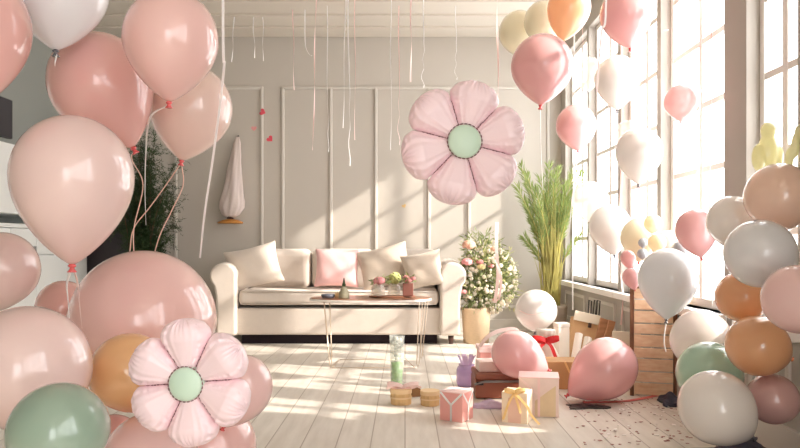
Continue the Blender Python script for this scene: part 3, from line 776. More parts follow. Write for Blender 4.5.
# -- lying among the gifts
F1 = B(516, 354, 47, 4.0, (.86, -.1, -.42), 1.48, 'hot', 'pink balloon lying on the brown case among the gifts', 'f')
F2 = B(606, 368, 60, 4.0, (-.78, .0, -.55), 1.52, 'hot', 'large pink balloon lying on the floor beside the crate', 'f')
F3 = B(536, 311, 42, 5.0, (0, .3, -1), 1.05, 'white', 'round white balloon with a pink ribbon behind the gifts', 'f', knot='knot_grey', top=1.03)
r3 = px(21, 5.0); c3 = at(536, 311, 5.0)
pts = [c3 + Vector((math.sin(a) * r3 * 1.005, -math.cos(a) * r3 * 1.005, (.012 * math.sin(a * 4)))) for a in [-1.05 + 2.0 * i / 20 for i in range(21)]]
string(F3, pts, M['ribbon_pink'], .008, name='ribbon', start=False)

# -- lemon twisted balloons behind the heap
def lobes(name, ls, y, label):
    o = MB()
    for (x, yy, rx, rz, dy) in ls: o.ell(at(x, yy, y) + Vector((0, dy, 0)), (px(rx, y), px(min(rx, rz), y), px(rz, y)), 20, 14)
    b = o.build(name, LP['lemon'], None, smooth=True, origin=at(ls[0][0], ls[0][1], y))
    d = b.modifiers.new('join', 'REMESH'); d.mode = 'VOXEL'; d.voxel_size = .006; d.use_smooth_shade = True
    s = b.modifiers.new('soft', 'SMOOTH'); s.iterations = 8; s.factor = .5
    return tag(b, label, 'balloon', GL['r'])
lobes('balloon', [(768, 152, 10, 19, 0), (767, 131, 7.5, 9, -.01), (757, 158, 6.5, 14, -.01), (777, 157, 5, 14, -.01), (772, 129, 5, 4, -.015)], 2.95, 'lemon yellow twisted balloon figure above the peach balloon')
lobes('balloon', [(789, 160, 4, 13, 0), (794, 146, 4, 13, -.01), (799, 134, 4.5, 10, 0)], 2.85, 'lemon yellow twisted balloon strand at the right edge')

# ================================================================== FOIL FLOWERS
def foil_flower(p, R, a0, label, yaw=0.0, tilt=0.0):
    root = thing('foil_flower_balloon', p, label, 'balloon', 'foil flower balloons')
    # local frame: x right, z up, y away from viewer
    Rm = Matrix.Translation(p) @ Matrix.Rotation(yaw, 4, 'Z') @ Matrix.Rotation(tilt, 4, 'X')
    d0, dm = .16, .67
    rnd = random.Random(int(a0 * 100))
    def hw(d):
        wedge = d * math.tan(math.radians(30.0))
        cap = .415 * math.sqrt(max(0, 1 - (max(0, d - .62) / .38) ** 2.7)) if d < 1 else 0
        e = 18; 
        if cap <= 0: return 0
        return (wedge ** -e + cap ** -e) ** (-1 / e)
    NU, NV = 64, 48
    for q in range(6):
        ang = math.radians(a0 + 60 * q); ca, sa = math.cos(ang), math.sin(ang)
        vs, idx, fs = [], {}, []
        ph = rnd.random() * 6
        for side in (-1, 1):
            for j in range(NV + 1):
                t = j / NV; d = d0 + (1 - d0) * math.sin(t * PI / 2)
                w = hw(d)
                for i in range(NU + 1):
                    u = -1 + 2 * i / NU
                    us = math.sin(u * PI / 2)
                    edge = abs(us) >= .9999 or j == NV
                    if edge and side == 1: idx[(side, i, j)] = idx[(-1, i, j)]; continue
                    prof = (1 if d < dm else math.sqrt(max(0, 1 - ((d - dm) / (1 - dm)) ** 2.6))) * min(1, (.25 + .75 * (d / dm) ** .9))
                    h = .285 * prof * max(0, 1 - abs(us) ** 2.4) ** .52
                    # crimps running in from the sealed edge
                    nearedge = max(abs(us), (d - .66) / .34 if d > .66 else 0) ** 2.5
                    h *= 1 + .2 * nearedge * (math.sin(d * 62 + ph + 2.5 * math.sin(d * 13)) * max(0, min(1, (abs(us) - .5) * 4)) + math.sin(us * 27 + ph + 2 * math.sin(us * 6)) * max(0, min(1, (.9 - abs(us)) * 4)))
                    h += .006 * math.sin(5 * us + ph) * math.sin(7 * d + ph) * (1 - nearedge) * (h > .01)
                    ww = w * (1 + .012 * math.sin(d * 40 + ph))
                    x, z = d * ca - us * ww * sa, d * sa + us * ww * ca
                    idx[(side, i, j)] = len(vs); vs.append(Rm @ Vector((x * R, side * h * R, z * R)))
            for j in range(NV):
                for i in range(NU):
                    f = (idx[(side, i, j)], idx[(side, i + 1, j)], idx[(side, i + 1, j + 1)], idx[(side, i, j + 1)])
                    f = tuple(dict.fromkeys(f))
                    if len(f) > 2: fs.append(f)
        mm = MB(); mm.add(vs, fs); mm.build('petal', M['foil'], root, smooth=True)
    # green centre with crimped rim
    mm = MB(); T2 = Rm @ Matrix.Rotation(PI / 2, 4, 'X')
    prof = [(0, .285)] + [(.262 * math.sin(a), .185 + .10 * math.cos(a)) for a in [PI / 2 * i / 12 for i in range(1, 13)]] + [(.262, -.1), (0, -.15)]
    mm.lathe([(r * R, z * R) for r, z in prof], 48, T2, wob=lambda a, z: 1 + (.008 * math.sin(a * 24) if z < .2 * R else 0))
    mm.build('centre', M['foil_mint'], root, smooth=True)['label'] = 'round mint green centre'
    # stitched rim round the centre and beaded petal seams, dark for the shadow in the creases
    ring = [T2 @ Vector((.272 * R * math.cos(a), .272 * R * math.sin(a), .195 * R)) for a in [2 * PI * k / 208 for k in range(209)]]
    MB().tube(ring, lambda t: .0095 * R * (1 if (t * 26) % 1 < .6 else .3), 6).build('stitched_rim', M['seam'], root)['label'] = 'dark stitched rim round the centre'
    for q in range(6):
        a = math.radians(a0 + 30 + 60 * q)
        ln = [T2 @ Vector(((.28 + .40 * k / 48) * R * math.cos(a), (.28 + .40 * k / 48) * R * math.sin(a), .048 * R)) for k in range(49)]
        MB().tube(ln, lambda t: .0085 * R * (1 if (t * 8) % 1 < .65 else .35), 6).build('seam', M['seam'], root)
foil_flower(at(463, 143, 2.3), px(63, 2.3), 16, 'pink foil flower balloon with mint centre floating before the back wall', yaw=.06)
foil_flower(at(190, 382, 1.62), px(64, 1.62), 35, 'pink foil flower balloon with mint centre in front of the left balloons', yaw=-.08)

# ================================================================== GIFTS AND FLOOR ITEMS
def lb(c, w, d, h, rz): # local box helper -> transform
    return Matrix.Translation(c) @ Matrix.Rotation(rz, 4, 'Z')
def gift(name, fx, fy, w, d, h, rz, mwrap, mlid, label, grp='wrapped presents on the floor'):
    """fx, fy: pixel of the nearest bottom corner"""
    y = F * H / (fy - VY); c = at(fx, fy, y)
    # nearest corner is local (+w/2, -d/2) for rz<0 view; place so that this corner sits there
    off = Matrix.Rotation(rz, 3, 'Z') @ Vector((w / 2, -d / 2, 0)); c = c - off; c.z = 0
    g = thing(name, c, label, 'gift', grp); T_ = lb(c, w, d, h, rz); R3 = T_.to_3x3()
    MB().box(T_ @ Vector((0, 0, h / 2)), (w, d, h), m=R3).build('box', mwrap, g, bevel=.003)
    if mlid is not None:
        MB().box(T_ @ Vector((0, 0, h - .002)), (w + .004, d + .004, .006), m=R3).build('lid', mlid, g, bevel=.002)
    return g, T_, w, d, h
# salmon cube with white Y ribbon
g_, T_, w, d, h = gift('gift_box', 462.5, 423, .125, .125, .145, math.radians(-30), M['gift_pink'], M['gift_lid'], 'salmon pink cube with white ribbon crossing in a Y')
def rib(parent, T_, pts, wd, side, m, name='ribbon'): MB().strip([T_ @ Vector(q) for q in pts], wd, T_.to_3x3() @ Vector(side), th=.002).build(name, m, parent)
e = .0015
for dd in (1, -1):
    rib(g_, T_, [(0, -d / 2 - e, 0), (0, -d / 2 - e, h * .58)], .010, (1, 0, 0), M['ribbon_white'])
    rib(g_, T_, [(0, -d / 2 - e, h * .56), (dd * w * .47, -d / 2 - e, h - .004)], .010, (1, 0, 1), M['ribbon_white'])
    rib(g_, T_, [(w / 2 + e, 0, h * .56), (w / 2 + e, dd * d * .47, h - .004)], .010, (0, 1, 1), M['ribbon_white'])
rib(g_, T_, [(w / 2 + e, 0, 0), (w / 2 + e, 0, h * .58)], .010, (0, 1, 0), M['ribbon_white'])
rib(g_, T_, [(-w / 2, -d / 2, h + .004), (w / 2, d / 2, h + .004)], .010, (1, -1, 0), M['ribbon_white'])
def bow(parent, c, r, m, tails=(), name='bow', th=.0015, w=.012):
    b = MB()
    for s in (-1, 1):
        pts = [c + Vector((s * r * (1 - math.cos(a)) * .5, -.004 - .16 * r * (1 + math.sin(a)), .10 * r * (1 - math.cos(a)) + .14 * r * math.sin(a) + .1 * r)) for a in [2 * PI * i / 18 for i in range(19)]]
        b.strip(pts, w * 1.3, (0, .25, 1), th=th)
    b.ell(c + Vector((0, -.003, .1 * r)), (w * .5, w * .6, w * .5), 10, 8)
    for t in tails: b.strip(smoothpath([c] + [Vector(q) for q in t], 5), w, (1, 0, 0), th=th)
    return b.build(name, m, parent)
# peach cream box with golden bow
g_, T_, w, d, h = gift('gift_box', 527.5, 424.5, .128, .125, .15, math.radians(-21), M['gift_peach'], None, 'peach cream box with golden bow, nearest gift on the floor')
MB().box(T_ @ Vector((0, -d / 2, h * .42)), (w * .5, .003, h * .8), m=T_.to_3x3()).build('wrap_panel', M['gift_peach_panel'], g_)
ct = T_ @ Vector((.0, -d / 2 - .004, h + .0))
rib(g_, T_, [(0, -d / 2, h + .002), (0, d / 2, h + .002)], .014, (1, 0, 0), M['ribbon_gold'])
bow(g_, ct + Vector((0, 0, .0)), .05, M['ribbon_gold'], [[T_ @ Vector((-.03, -d / 2 - .006, h * .6)), T_ @ Vector((-.055, -d / 2 - .006, h * .1))], [T_ @ Vector((.02, -d / 2 - .006, h * .6)), T_ @ Vector((.03, -d / 2 - .006, h * .35))], [T_ @ Vector((.06, -d / 2 - .01, h * .62)), T_ @ Vector((.085, -d / 2 - .012, .05)), T_ @ Vector((.125, -d / 2 - .012, .008))]])
# blush box
y = 3.58
g_, T_, w, d, h = gift('gift_box', 559, 417.8, .2, .17, .2, math.radians(-10), M['gift_blush'], M['gift_lid'], 'blush pink patterned box standing behind the peach cream one')
MB().prism([(-w * .1, .004), (w * .42, .004), (w * .42, h * .8), (-w * .1, h * .4)], -.0015, .0015, T_ @ Matrix.Translation((0, -d / 2, 0)) @ Matrix.Rotation(PI / 2, 4, 'X')).build('wrap_panel', M['gift_tan'], g_)
rib(g_, T_, [(0, -d / 2 - .003, 0), (0, -d / 2 - .003, h)], .012, (1, 0, 0), M['gift_lid'])
rib(g_, T_, [(-w / 2, -d / 2 - .003, h * .98), (0, -d / 2 - .003, h * .55)], .01, (0, 0, 1), M['ribbon_pink'])
# ribbed round kraft boxes
def round_box(x, y_, r, h, label, bowm=None):
    y = F * H / (y_ - VY) + r; c = Vector(((x - VX) / F * y, y, 0))
    g = thing('round_gift_box', c, label, 'gift', 'round kraft boxes on the floor')
    MB().lathe([(0, h * .8), (r * .96, h * .8), (r * .96, 0), (0, 0)], 48, Matrix.Translation(c), wob=lambda a, z: 1 + .04 * math.sin(a * 14)).build('box', M['kraft'], g, bevel=.002)
    MB().lathe([(0, h), (r, h), (r * 1.03, h - .006), (r * 1.03, h * .72), (0, h * .72)], 40, Matrix.Translation(c)).build('lid', M['kraft_lid'], g, smooth=False)
    MB().lathe([(r * 1.045, h * .5), (r * 1.045, h * .4), (r * .9, h * .4), (r * .9, h * .5)], 40, Matrix.Translation(c)).build('band', M['kraft_lid'], g)
    if bowm:
        q = c + Vector((.01, -.01, h + .002))
        bow(g, q, .085, bowm, [[q + Vector((-.06, -.02, .012)), q + Vector((-.09, -.02, .0))], [q + Vector((.06, -.02, .02)), q + Vector((.1, -.01, .004))]], w=.016)
    return g
round_box(401, 406, .058, .085, 'round ribbed kraft box topped with a pink bow', M['ribbon_pink'])
round_box(430, 407, .052, .08, 'plain round kraft box beside the salmon cube')
# small brown box between
tag(MB().box(at(415, 403, 4.15) * 1 - Vector((0, 0, at(415, 403, 4.15).z - .03)), (.05, .06, .06), .3).build('brown_box', M['kraft_dark'], bevel=.003), 'small brown box between the two round kraft boxes', 'box')
# green filled glass vase
c = Vector(((397 - VX) / F * 4.42, 4.42, 0))
v = thing('glass_vase', c, 'tall glass vase with green filling standing on the floor', 'vase'); mt = Matrix.Translation(c)
MB().lathe([(.048, .315), (.046, .3), (.042, .15), (.04, .004), (.03, 0), (0, 0), (0, .006), (.036, .008), (.039, .15), (.043, .3), (.046, .315)], 28, mt).build('glass', M['vase_glass'], v, smooth=True)
MB().lathe([(0, .155), (.036, .15), (.034, .012), (0, .012)], 24, mt).build('filling', M['green_gel'], v, smooth=True)
b = MB(); rnd = random.Random(2)
for k in range(26): b.ell(c + Vector((rnd.uniform(-.024, .024), rnd.uniform(-.024, .024), rnd.uniform(.17, .30))), (.012, .012, .012), 8, 6)
stuff(b.build('ice', M['ice'], v, smooth=True))
# lilac jar
c = Vector(((466.5 - VX) / F * 4.45, 4.45, 0))
v = thing('lilac_jar', c, 'lilac glass jar with tissue in front of the brown case', 'jar'); mt = Matrix.Translation(c)
MB().lathe([(.05, .135), (.046, .125), (.056, .115), (.062, .1), (.063, .03), (.055, .0), (0, 0), (0, .006), (.05, .008), (.057, .03), (.056, .1), (.04, .125), (.045, .135)], 28, mt).build('jar', M['lilac'], v, smooth=True)
b = MB()
for k in range(7):
    a = k * .9; b.strip(smoothpath([c + Vector((.02 * math.cos(a), .02 * math.sin(a), .06)), c + Vector((.03 * math.cos(a), .03 * math.sin(a), .13)), c + Vector((.055 * math.cos(a), .05 * math.sin(a), .19))], 5), .03, (-math.sin(a), math.cos(a), 0))
b.build('tissue', M['lilac_paper'], v)
def crumple(name, c, rx, ry, h, m, label, cat, seed):
    rnd = random.Random(seed); N = 26; vs = []; fs = []
    ph = [rnd.random() * 6.28 for _ in range(8)]
    for i in range(N + 1):
        for j in range(N + 1):
            u, v = -1 + 2 * i / N, -1 + 2 * j / N
            k = max(0, 1 - (u * u + v * v) * .5); wv = .62 + .2 * math.sin(4 * u + ph[0] + 2 * v) + .14 * math.sin(5 * v + ph[1] - 3 * u) + .06 * math.sin(11 * u + 9 * v + ph[4])
            edge = 1 + .12 * math.sin(3 * math.atan2(v, u) + ph[2]) + .07 * math.sin(7 * math.atan2(v, u) + ph[3])
            vs.append(Vector(c) + Vector((u * rx * edge, v * ry * edge, .004 + h * k * abs(wv))))
    n = len(vs); vs += [Vector((q.x, q.y, c[2] + .001)) for q in vs]
    A = lambda i, j: i * (N + 1) + j
    for i in range(N):
        for j in range(N):
            fs.append((A(i, j), A(i + 1, j), A(i + 1, j + 1), A(i, j + 1))); fs.append((n + A(i, j + 1), n + A(i + 1, j + 1), n + A(i + 1, j), n + A(i, j)))
    for i in range(N):
        for (p, q) in ((A(i, 0), A(i + 1, 0)), (A(i + 1, N), A(i, N)), (A(0, i + 1), A(0, i)), (A(N, i), A(N, i + 1))): fs.append((q, p, n + p, n + q))
    mm = MB(); mm.add(vs, fs); return tag(mm.build(name, m, None, smooth=True), label, cat)
crumple('tissue_paper', at(490, 407, F * H / 162) * 1, .085, .05, .04, M['lilac_paper'], 'lilac tissue paper lying before the brown case', 'tissue paper', 1)
crumple('dark_cloth', Vector((1.28, 2.68, 0)), .2, .26, .14, M['navy'], 'dark navy crumpled cloth under the balloons at bottom right', 'cloth', 2)
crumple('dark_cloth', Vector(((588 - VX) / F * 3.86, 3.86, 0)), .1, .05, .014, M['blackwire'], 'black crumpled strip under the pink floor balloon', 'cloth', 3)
crumple('dark_cloth', Vector(((672 - VX) / F * 3.95, 3.95, 0)), .06, .09, .06, M['navy'], 'dark navy bundle at the foot of the wooden crate', 'cloth', 4)
# brown case
yc = 4.06
cs = thing('brown_case', Vector(((512 - VX) / F * yc, yc + .14, 0)), 'brown leather case lying under the pink balloon', 'case')
x0, x1 = (475.5 - VX) / F * yc, (549 - VX) / F * yc
MB().span((x0, yc, .004), (x1, yc + .28, .105)).build('body', M['suitcase'], cs, bevel=.008)
MB().span((x0, yc - .002, .107), (x1, yc + .282, .14)).build('lid', M['suitcase'], cs, bevel=.008)
MB().tube([(x0 - .006, yc - .006, .085), (x0 + .05, yc - .006, .10), (x1, yc - .006, .106)], .007, 8).build('strap', M['steel'], cs, smooth=True)
MB().box((x0 + .025, yc - .005, .09), (.04, .012, .02)).build('latch', M['blackwire'], cs, bevel=.003)
# pale book box and pink box behind the balloon
tag(MB().box(Vector(((492 - VX) / F * 4.14, 4.2, .141 + .03)), (.16, .14, .06), .05).build('paper_parcel', M['gift_blush'], bevel=.004), 'flat pale pink parcel on the brown case', 'parcel')
yb = 4.75
pb = thing('gift_box', Vector(((505 - VX) / F * yb, yb + .1, 0)), 'tall pink gift box hidden behind the pink balloon on the case', 'gift', 'wrapped presents on the floor')
x0, x1 = (480 - VX) / F * yb, (524 - VX) / F * yb
MB().span((x0, yb, 0), (x1, yb + .22, .16)).build('box', M['gift_pink'], pb, bevel=.003)
MB().span((x0 - .006, yb - .006, .16), (x1 + .006, yb + .226, .19)).build('lid', M['gift_lid'], pb, bevel=.003)
b = MB()
b.strip(smoothpath([(x0 + .0, yb + .05, .19), (x0 + .06, yb + .05, .26), (x0 + .15, yb + .06, .3), (x0 + .26, yb + .06, .3), (x1, yb + .06, .21)], 8), .06, (0, 1, .3), th=.002)
b.build('ribbon', M['ribbon_pink'], pb)
# kraft orange box
yo = 4.34
ob = thing('gift_box', Vector(((563 - VX) / F * yo, yo + .1, 0)), 'kraft orange box with yellow ribbon behind the floor balloon', 'gift', 'wrapped presents on the floor')
x0, x1 = (544 - VX) / F * yo, (582 - VX) / F * yo
MB().span((x0, yo, 0), (x1, yo + .2, .165)).build('box', M['gift_orange'], ob, bevel=.003)
MB().strip([(x0 + .125, yo - .002, .165), (x0 + .16, yo - .002, .09), (x0 + .165, yo - .002, .0)], .012, (1, 0, .4), th=.002).build('ribbon', M['ribbon_gold'], ob)
# white bag with red bow
yg = 4.72; xg = (546 - VX) / F * yg
bg = thing('gift_bag', Vector((xg, yg, 0)), 'white gathered paper bag tied with a red bow', 'bag')
MB().lathe([(.0, .31), (.06, .315), (.055, .28), (.028, .245), (.05, .21), (.085, .14), (.09, .02), (.08, 0), (0, 0)], 40, Matrix.Translation((xg, yg, 0)), wob=lambda a, z: 1 + .07 * math.sin(a * 9) * (1 if z > .02 else .3)).build('sack', M['bag'], bg, smooth=True)
q = Vector((xg - .02, yg - .075, .245))
bow(bg, q, .085, M['ribbon_red'], [[q + Vector((.03, -.035, -.02)), q + Vector((.055, -.06, -.09))], [q + Vector((-.03, -.035, -.02)), q + Vector((-.06, -.045, -.035))]], w=.022)
yg2 = 5.0
bb = thing('paper_carton', Vector(((563 - VX) / F * yg2, yg2, 0)), 'tall cream carton right of the bag with the red bow', 'carton')
MB().box(((563 - VX) / F * yg2, yg2 + .05, .155), (.085, .08, .31), .25).build('box', M['paper'], bb, bevel=.004)
MB().box(((563 - VX) / F * yg2, yg2 + .05, .31), (.09, .085, .03), .25).build('lid', M['bag'], bb, bevel=.004)
# paper rolls
for i, (xa_, ya_, xb2, yb2, lab) in enumerate(((572, 366, 579, 334, 'white paper roll leaning beside the cream carton'), (581, 366, 588, 338, 'white paper roll leaning nearest the cardboard box'))):
    a, b = at(xa_, ya_, 4.72), at(xb2, yb2, 4.85); a.z = .01
    dirv = (b - a).normalized(); pr = thing('paper_roll', a, lab, 'paper roll', 'paper rolls among the gifts')
    L = (b - a).length; q = Vector((0, 0, 1)).rotation_difference(dirv).to_matrix().to_4x4(); mt = Matrix.Translation(a) @ q
    MB().lathe([(.012, L), (.026, L), (.026, 0), (.012, 0), (.012, L)], 24, mt).build('sheet', M['paper'], pr, smooth=False)
    MB().lathe([(.0275, L * .30), (.0275, L * .2), (.02, L * .2), (.02, L * .30)], 24, mt).build('band', M['gift_blush'], pr)
# cardboard box and boards leaning at the window wall
def leaning(name, xl, xr_, ytop, ybot, y, th, lean, m, label, cat, slant=0):
    a = (xl - VX) / F * y; b = (xr_ - VX) / F * y; zt_ = H - (ytop - VY) / F * y
    c = Vector(((a + b) / 2, y, 0)); Rm = Matrix.Rotation(lean, 3, 'X') @ Matrix.Rotation(slant, 3, 'Y')
    h = zt_ / math.cos(slant); 
    o = MB().box(c + Vector((0, 0, zt_ / 2 + .008)), (b - a, th, h), m=Rm).build(name, m, bevel=.003)
    return tag(o, label, cat)
cb = thing('cardboard_box', Vector(((586 - VX) / F * 5.2, 5.2, 0)), 'open tan cardboard box leaning below the window', 'box')
Rm = Matrix.Rotation(.22, 3, 'Y') @ Matrix.Rotation(-.08, 3, 'X')
cc = Vector(((586 - VX) / F * 5.2, 5.25, .19))
MB().box(cc + Rm @ Vector((0, .06, -.02)), (.20, .10, .32), m=Rm).build('body', M['cardboard'], cb, bevel=.003)
MB().box(cc + Rm @ Vector((-.01, .0, .15)), (.19, .02, .07), m=Rm).build('flap', M['cream_board'], cb, bevel=.003)
MB().box(cc + Rm @ Vector((.02, -.002, .10)), (.02, .02, .035), m=Rm).build('clasp', M['dark_wood'], cb)
leaning('wooden_board', 594, 602, 320, 360, 5.12, .02, -.06, M['board_brown'], 'brown wooden board leaning beside the tan cardboard box', 'board', .28)
leaning('wooden_board', 602, 609, 322, 360, 5.0, .02, -.06, M['board_brown'], 'darker narrow board leaning right of the brown board', 'board', .28)
leaning('leaning_panel', 612, 640, 333, 370, 4.62, .02, -.1, M['cream_board'], 'cream panel leaning on the wall beside the crate', 'panel', .05)
# black wire rack
yk = 5.47; wr = thing('wire_rack', Vector(((591 - VX) / F * yk, yk, .3)), 'black wire loops standing up behind the cardboard box', 'rack')
for (x0, x1) in ((585.5, 589), (588, 594.5), (592.5, 597.5)):
    a, b = at(x0, 322, yk), at(x1, 300, yk); a2, b2 = at(x0 + 3.5, 322, yk), at(x1 + 2.5, 301, yk)
    a.z = a2.z = .008
    MB().tube([a, b, b2, a2], .0055, 6).build('loop', M['blackwire'], wr)
# wooden crate
cw_, cd_, chh = .235, .15, .62
cr = thing('slatted_crate', Vector((1.425, 4.13, 0)), 'tall slatted wooden crate beside the window wall', 'crate')
Rz = Matrix.Rotation(math.radians(-17), 3, 'Z')
def cbx(a, b, nm, mm, bev=.003):
    a, b = Vector(a), Vector(b); return MB().box(cr.location + Rz @ ((a + b) / 2), b - a, m=Rz).build(nm, mm, cr, bevel=bev)
for sx_ in (-1, 1):
    for sy_ in (0, 1): cbx((sx_ * (cw_ / 2) - .011, sy_ * cd_ - .009, 0), (sx_ * (cw_ / 2) + .011, sy_ * cd_ + .011, chh), 'post', M['crate_dark'], .002)
rnd = random.Random(8); z = .01
for k in range(9):
    hh = .054 if k % 2 else .066
    cbx((-cw_ / 2 + .012, -.012 - .004 * (k % 2), z), (cw_ / 2 - .012, .004, z + hh), 'slat', M['crate'])
    for sx_ in (-1, 1): cbx((sx_ * cw_ / 2 - .004, .012, z), (sx_ * cw_ / 2 + .004, cd_ - .01, z + hh), 'slat', M['crate'])
    z += hh + .009
cbx((-cw_ / 2 - .012, -.016, chh), (cw_ / 2 + .012, cd_ + .012, chh + .014), 'top', M['crate_dark'])

# ================================================================== WALL ITEMS, STREAMERS, CONFETTI
cw = Vector((xb(232), BACK - .07, zb(218)))
hw_ = thing('hanging_cloth_lantern', cw, 'pale cloth cone gathered over a wooden base hung on the back wall', 'wall hanging')
mm = MB(); prof = [(0, .80), (.016, .80), (.034, .74), (.05, .62), (.066, .46), (.09, .28), (.118, .16), (.12, .1), (.085, .03), (.035, .0), (0, 0)]
vs = []
top = Vector((xb(239) - cw.x, .03, 0))
sh = Matrix.Translation(cw); sh[0][2] = top.x / .8; sh[1][2] = .02
mm.lathe(prof, 48, sh @ Matrix.Diagonal((1, .6, 1, 1)), wob=lambda a, z: 1 + .13 * math.sin(a * 5 + z * 7) * min(1, z * 4) + .06 * math.sin(a * 11 - z * 9))
mm.build('cloth', M['cloth_hang'], hw_, smooth=True)
MB().lathe([(0, .02), (.028, .02), (.034, .0), (.03, -.012), (0, -.012)], 20, Matrix.Translation(cw)).build('collar', M['dark_wood'], hw_, smooth=True)
MB().lathe([(0, -.008), (.07, -.02), (.13, -.045), (.125, -.058), (0, -.055)], 32, Matrix.Translation(cw) @ Matrix.Diagonal((1, .45, 1, 1))).build('base', M['amber_wood'], hw_, smooth=True)
tp = sh @ Vector((0, 0, .8)); MB().tube([tp, tp + Vector((0, .02, .02)), Vector((tp.x, BACK + .005, tp.z + .02))], .004).build('hook', M['blackwire'], hw_)
def heart(x, y, s, rz, m, label):
    pts = []
    for i in range(28):
        t = 2 * PI * i / 28; pts.append((s * .0625 * 16 * math.sin(t) ** 3, s * .0625 * (13 * math.cos(t) - 5 * math.cos(2 * t) - 2 * math.cos(3 * t) - math.cos(4 * t))))
    c = Vector((xb(x), BACK - (.0245 if x == 263 else .0035), zb(y)))
    o = MB().prism(pts, -.001, .001, Matrix.Translation(c) @ Matrix.Rotation(PI / 2 , 4, 'X') @ Matrix.Rotation(rz, 4, 'Z')).build('paper_heart', m, origin=c)
    tag(o, label, 'paper heart', 'paper hearts on the back wall')
heart(263, 112.5, .034, 1.2, M['heart'], 'red paper heart on the wall, upper of two beside the moulding')
heart(270, 139, .034, .8, M['heart'], 'red paper heart on the wall, lower one right of the moulding')
heart(254, 128.5, .028, 0, M['heart_pale'], 'faded pink paper heart on the wall left of the red ones')
heart(404, 206, .022, .4, mat('gold_paper', (212, 178, 120), .6), 'tiny gold paper heart on the sunlit wall below the foil flower')

def streamer(x, y1, y, m, label, w=.009, curl=0.0, x1=None, tw=2.0, pts=None):
    a = at(x, 0, y); top = Vector((a.x, y, CEIL + .005))
    if pts is None:
        e = at(x1 if x1 is not None else x, y1, y); n = 30; P = []
        for i in range(n + 1):
            t = i / n; q = top.lerp(e, t)
            c = curl * max(0, (t - .45) / .55)
            P.append(q + Vector((c * math.sin(t * 34) + .004 * math.sin(t * 9 + x), c * math.cos(t * 34), 0)))
    else: P = smoothpath([top] + [at(p, q, y) for p, q in pts], 8)
    o = MB().strip(P, w, (1, 0, 0), twist=tw).build('ceiling_streamer', m, origin=top)
    tag(o, label, 'streamer', 'ribbons hanging from the ceiling')
rw, rp = M['ribbon_white'], M['ribbon_pink']
streamer(224, 0, 2.35, rw, 'long white ribbon crossing the left balloon cluster', w=.009, pts=[(223, 20), (224, 67), (214, 150), (205, 210), (200, 258)], tw=.8)
streamer(234, 62, 6.5, rw, 'short white ribbon nearest the left balloons', w=.012, x1=232)
streamer(253, 58, 6.5, rw, 'short white ribbon, second from the left balloons', w=.012, x1=255)
streamer(263, 61, 6.5, rw, 'thin faint white ribbon, third from the left balloons', w=.008)
streamer(293, 90, 6.3, rp, 'pink ribbon with a pale tip above the left wall panel', w=.011, x1=294)
streamer(305, 57, 6.3, rw, 'curling white ribbon with a hooked end', w=.011, pts=[(305, 38), (306, 48), (309, 54), (312, 56)])
streamer(316, 150, 6.0, rp, 'long pink and white twisted ribbon left of the white pair', w=.011, x1=313, tw=8)
streamer(346, 128, 5.6, rw, 'white ribbon of the central pair, shorter one', w=.011, x1=343)
streamer(348, 166, 5.6, rw, 'white ribbon of the central pair, longer curled one', w=.013, x1=350, curl=.008)
streamer(355, 140, 5.9, rp, 'thin pink ribbon right of the central white pair', w=.008)
streamer(327, 152, 6.2, rw, 'thin curled white ribbon ending before the second moulding', w=.008, x1=328, curl=.006)
streamer(391, 150, 6.0, rw, 'faint straight white ribbon left of the foil flower', w=.006)
streamer(399, 145, 6.2, rp, 'pink curled ribbon left of the foil flower', w=.010, curl=.012)
streamer(411, 82, 6.0, rp, 'pink ribbon right above the foil flower left petals', w=.014, tw=3)
streamer(424, 88, 5.9, rw, 'white curling ribbon above the foil flower', w=.011, curl=.014, x1=423)
streamer(456, 80, 6.2, rw, 'thin white curling ribbon behind the foil flower', w=.007, curl=.012)
streamer(497, 96, 5.2, rp, 'pink and white ribbon between foil flower and pink balloon', w=.014, x1=498, tw=5)
streamer(606, 95, 3.6, rw, 'white ribbon crossing the white balloon by the windows', w=.010, pts=[(606, 5), (602, 30), (599, 60), (597, 92)], tw=.5)
streamer(583, 60, 4.9, rp, 'thin pink ribbon above the small clear balloon', w=.010)
streamer(700, 210, 3.7, rp, 'long sheer pink ribbon hanging in front of the fourth window', w=.012, x1=699, tw=3)
streamer(712, 225, 3.6, rp, 'long sheer pink ribbon by the near edge of the fourth window', w=.01, x1=710, tw=3)
streamer(575, 310, 6.1, rw, 'white ribbon trailing down under the first window sill', w=.012, x1=573, tw=4)
streamer(621, 325, 5.0, rp, 'pink ribbon curling down below the second window sill', w=.014, pts=[(622, 150), (618, 245), (620, 270), (623, 295), (621, 325)], tw=3)
# ribbon lying on the floor between the floor balloon and the crate
o = MB().strip(smoothpath([(at(583, 402, F * H / 158)).to_2d().to_3d() + Vector((0, 0, .004)), at(620, 402, F * H / 157.5).to_2d().to_3d() + Vector((0, 0, .006)), at(645, 399, F * H / 154).to_2d().to_3d() + Vector((0, 0, .006)), at(668, 394, F * H / 149.5).to_2d().to_3d() + Vector((0, 0, .012))], 8), .022, (0, 1, .15), th=.002).build('floor_ribbon', M['ribbon_rose'])
tag(o, 'rose ribbon lying on the floor in front of the crate', 'ribbon')
rnd = random.Random(21)
def confetti(name, n, fn, m, label, s0, s1):
    b = MB()
    for k in range(n):
        c = fn(); s = rnd.uniform(s0, s1)
        Rm = Matrix.Rotation(rnd.random() * 6.28, 3, 'Z') @ Matrix.Rotation(rnd.gauss(0, .1), 3, 'X')
        b.box(c, (s, s * rnd.uniform(.4, 1), .0015), m=Rm)
    return tag(stuff(b.build(name, m)), label, 'confetti')
def onfloor(x0, x1, y0, y1, zc=.004):
    def f():
        yy = rnd.uniform(y0, y1); v = at(rnd.uniform(x0, x1), yy, F * H / (yy - VY)); v.z = zc; return v
    return f
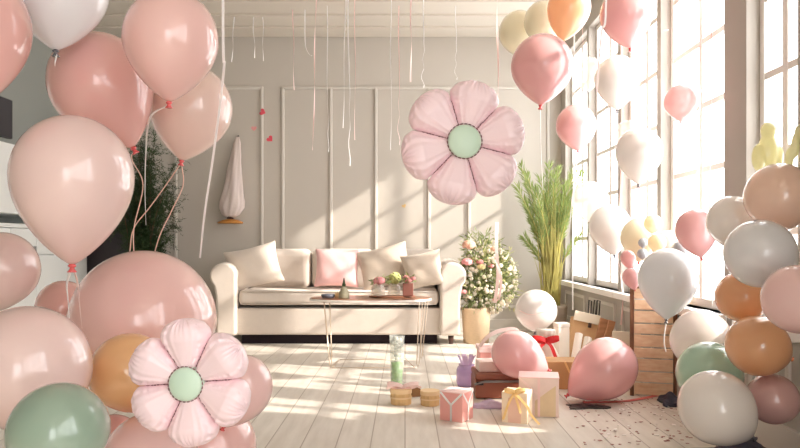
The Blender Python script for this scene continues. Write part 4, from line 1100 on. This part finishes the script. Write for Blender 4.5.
confetti('floor_confetti', 110, onfloor(575, 695, 398, 447), M['confetti'], 'mauve paper confetti scattered over the floor before the right heap', .005, .016)
confetti('floor_confetti', 40, onfloor(600, 690, 402, 440, .011), M['confetti_white'], 'white paper scraps scattered over the floor before the crate', .008, .024)
confetti('wall_confetti', 34, lambda: Vector((XR - rnd.uniform(.03, .06), rnd.uniform(3.6, 6.4), rnd.uniform(.7, 2.2))), M['confetti_white'], 'white confetti flecks drifting along the tall windows', .012, .028)

# ================================================================== LIGHT, CAMERA
w = bpy.data.worlds.new('daylight'); bpy.context.scene.world = w; w.use_nodes = True
bg = w.node_tree.nodes['Background']; bg.inputs['Color'].default_value = (.985, .99, 1.0, 1); bg.inputs['Strength'].default_value = 6.0
sun = bpy.data.lights.new('sun', 'SUN'); sun.energy = 7.0; sun.angle = math.radians(1.4); sun.color = (1.0, .915, .82)
so = bpy.data.objects.new('sun', sun); C.objects.link(so)
so.rotation_mode = 'QUATERNION'; so.rotation_quaternion = Vector((0, 0, -1)).rotation_difference(Vector((-1, .36, -.62)).normalized())
so.location = (5, 1, 5)
L = bpy.data.lights.new('door_portal', 'AREA'); L.shape = 'RECTANGLE'; L.size = GX1 - GX0; L.size_y = GZ; L.cycles.is_portal = True  # sky portal of the added fill opening
lo = bpy.data.objects.new('door_portal', L); C.objects.link(lo); lo.location = ((GX0 + GX1) / 2, Y0 - .11, GZ / 2); lo.rotation_euler = (PI / 2, 0, 0)
for i, (a, b) in enumerate(wins):   # sky portals at the window openings
    L = bpy.data.lights.new('window_portal', 'AREA'); L.shape = 'RECTANGLE'; L.size = TOP - SILL; L.size_y = b - a; L.cycles.is_portal = True
    lo = bpy.data.objects.new('window_portal', L); C.objects.link(lo); lo.location = (XR + T + .01, (a + b) / 2, (TOP + SILL) / 2)
    lo.rotation_euler = (0, PI / 2, 0)

cam = bpy.data.cameras.new('camera'); co = bpy.data.objects.new('camera', cam); C.objects.link(co)
co.location = (0, 0, H); co.rotation_euler = (PI / 2, 0, 0)
cam.sensor_fit = 'HORIZONTAL'; cam.sensor_width = 36; cam.lens = 36 * F / 800
cam.shift_x = -5 / 800; cam.shift_y = 21 / 800; cam.clip_start = .05
S = bpy.context.scene; S.camera = co
S.view_settings.view_transform = 'Standard'; S.view_settings.look = 'None'; S.view_settings.gamma = 1; S.view_settings.exposure = 0.3
cy = S.cycles; cy.use_denoising = True; cy.max_bounces = 10; cy.diffuse_bounces = 6; cy.glossy_bounces = 4; cy.transparent_max_bounces = 16; cy.transmission_bounces = 6
cy.sample_clamp_indirect = 6; cy.caustics_reflective = False; cy.caustics_refractive = False
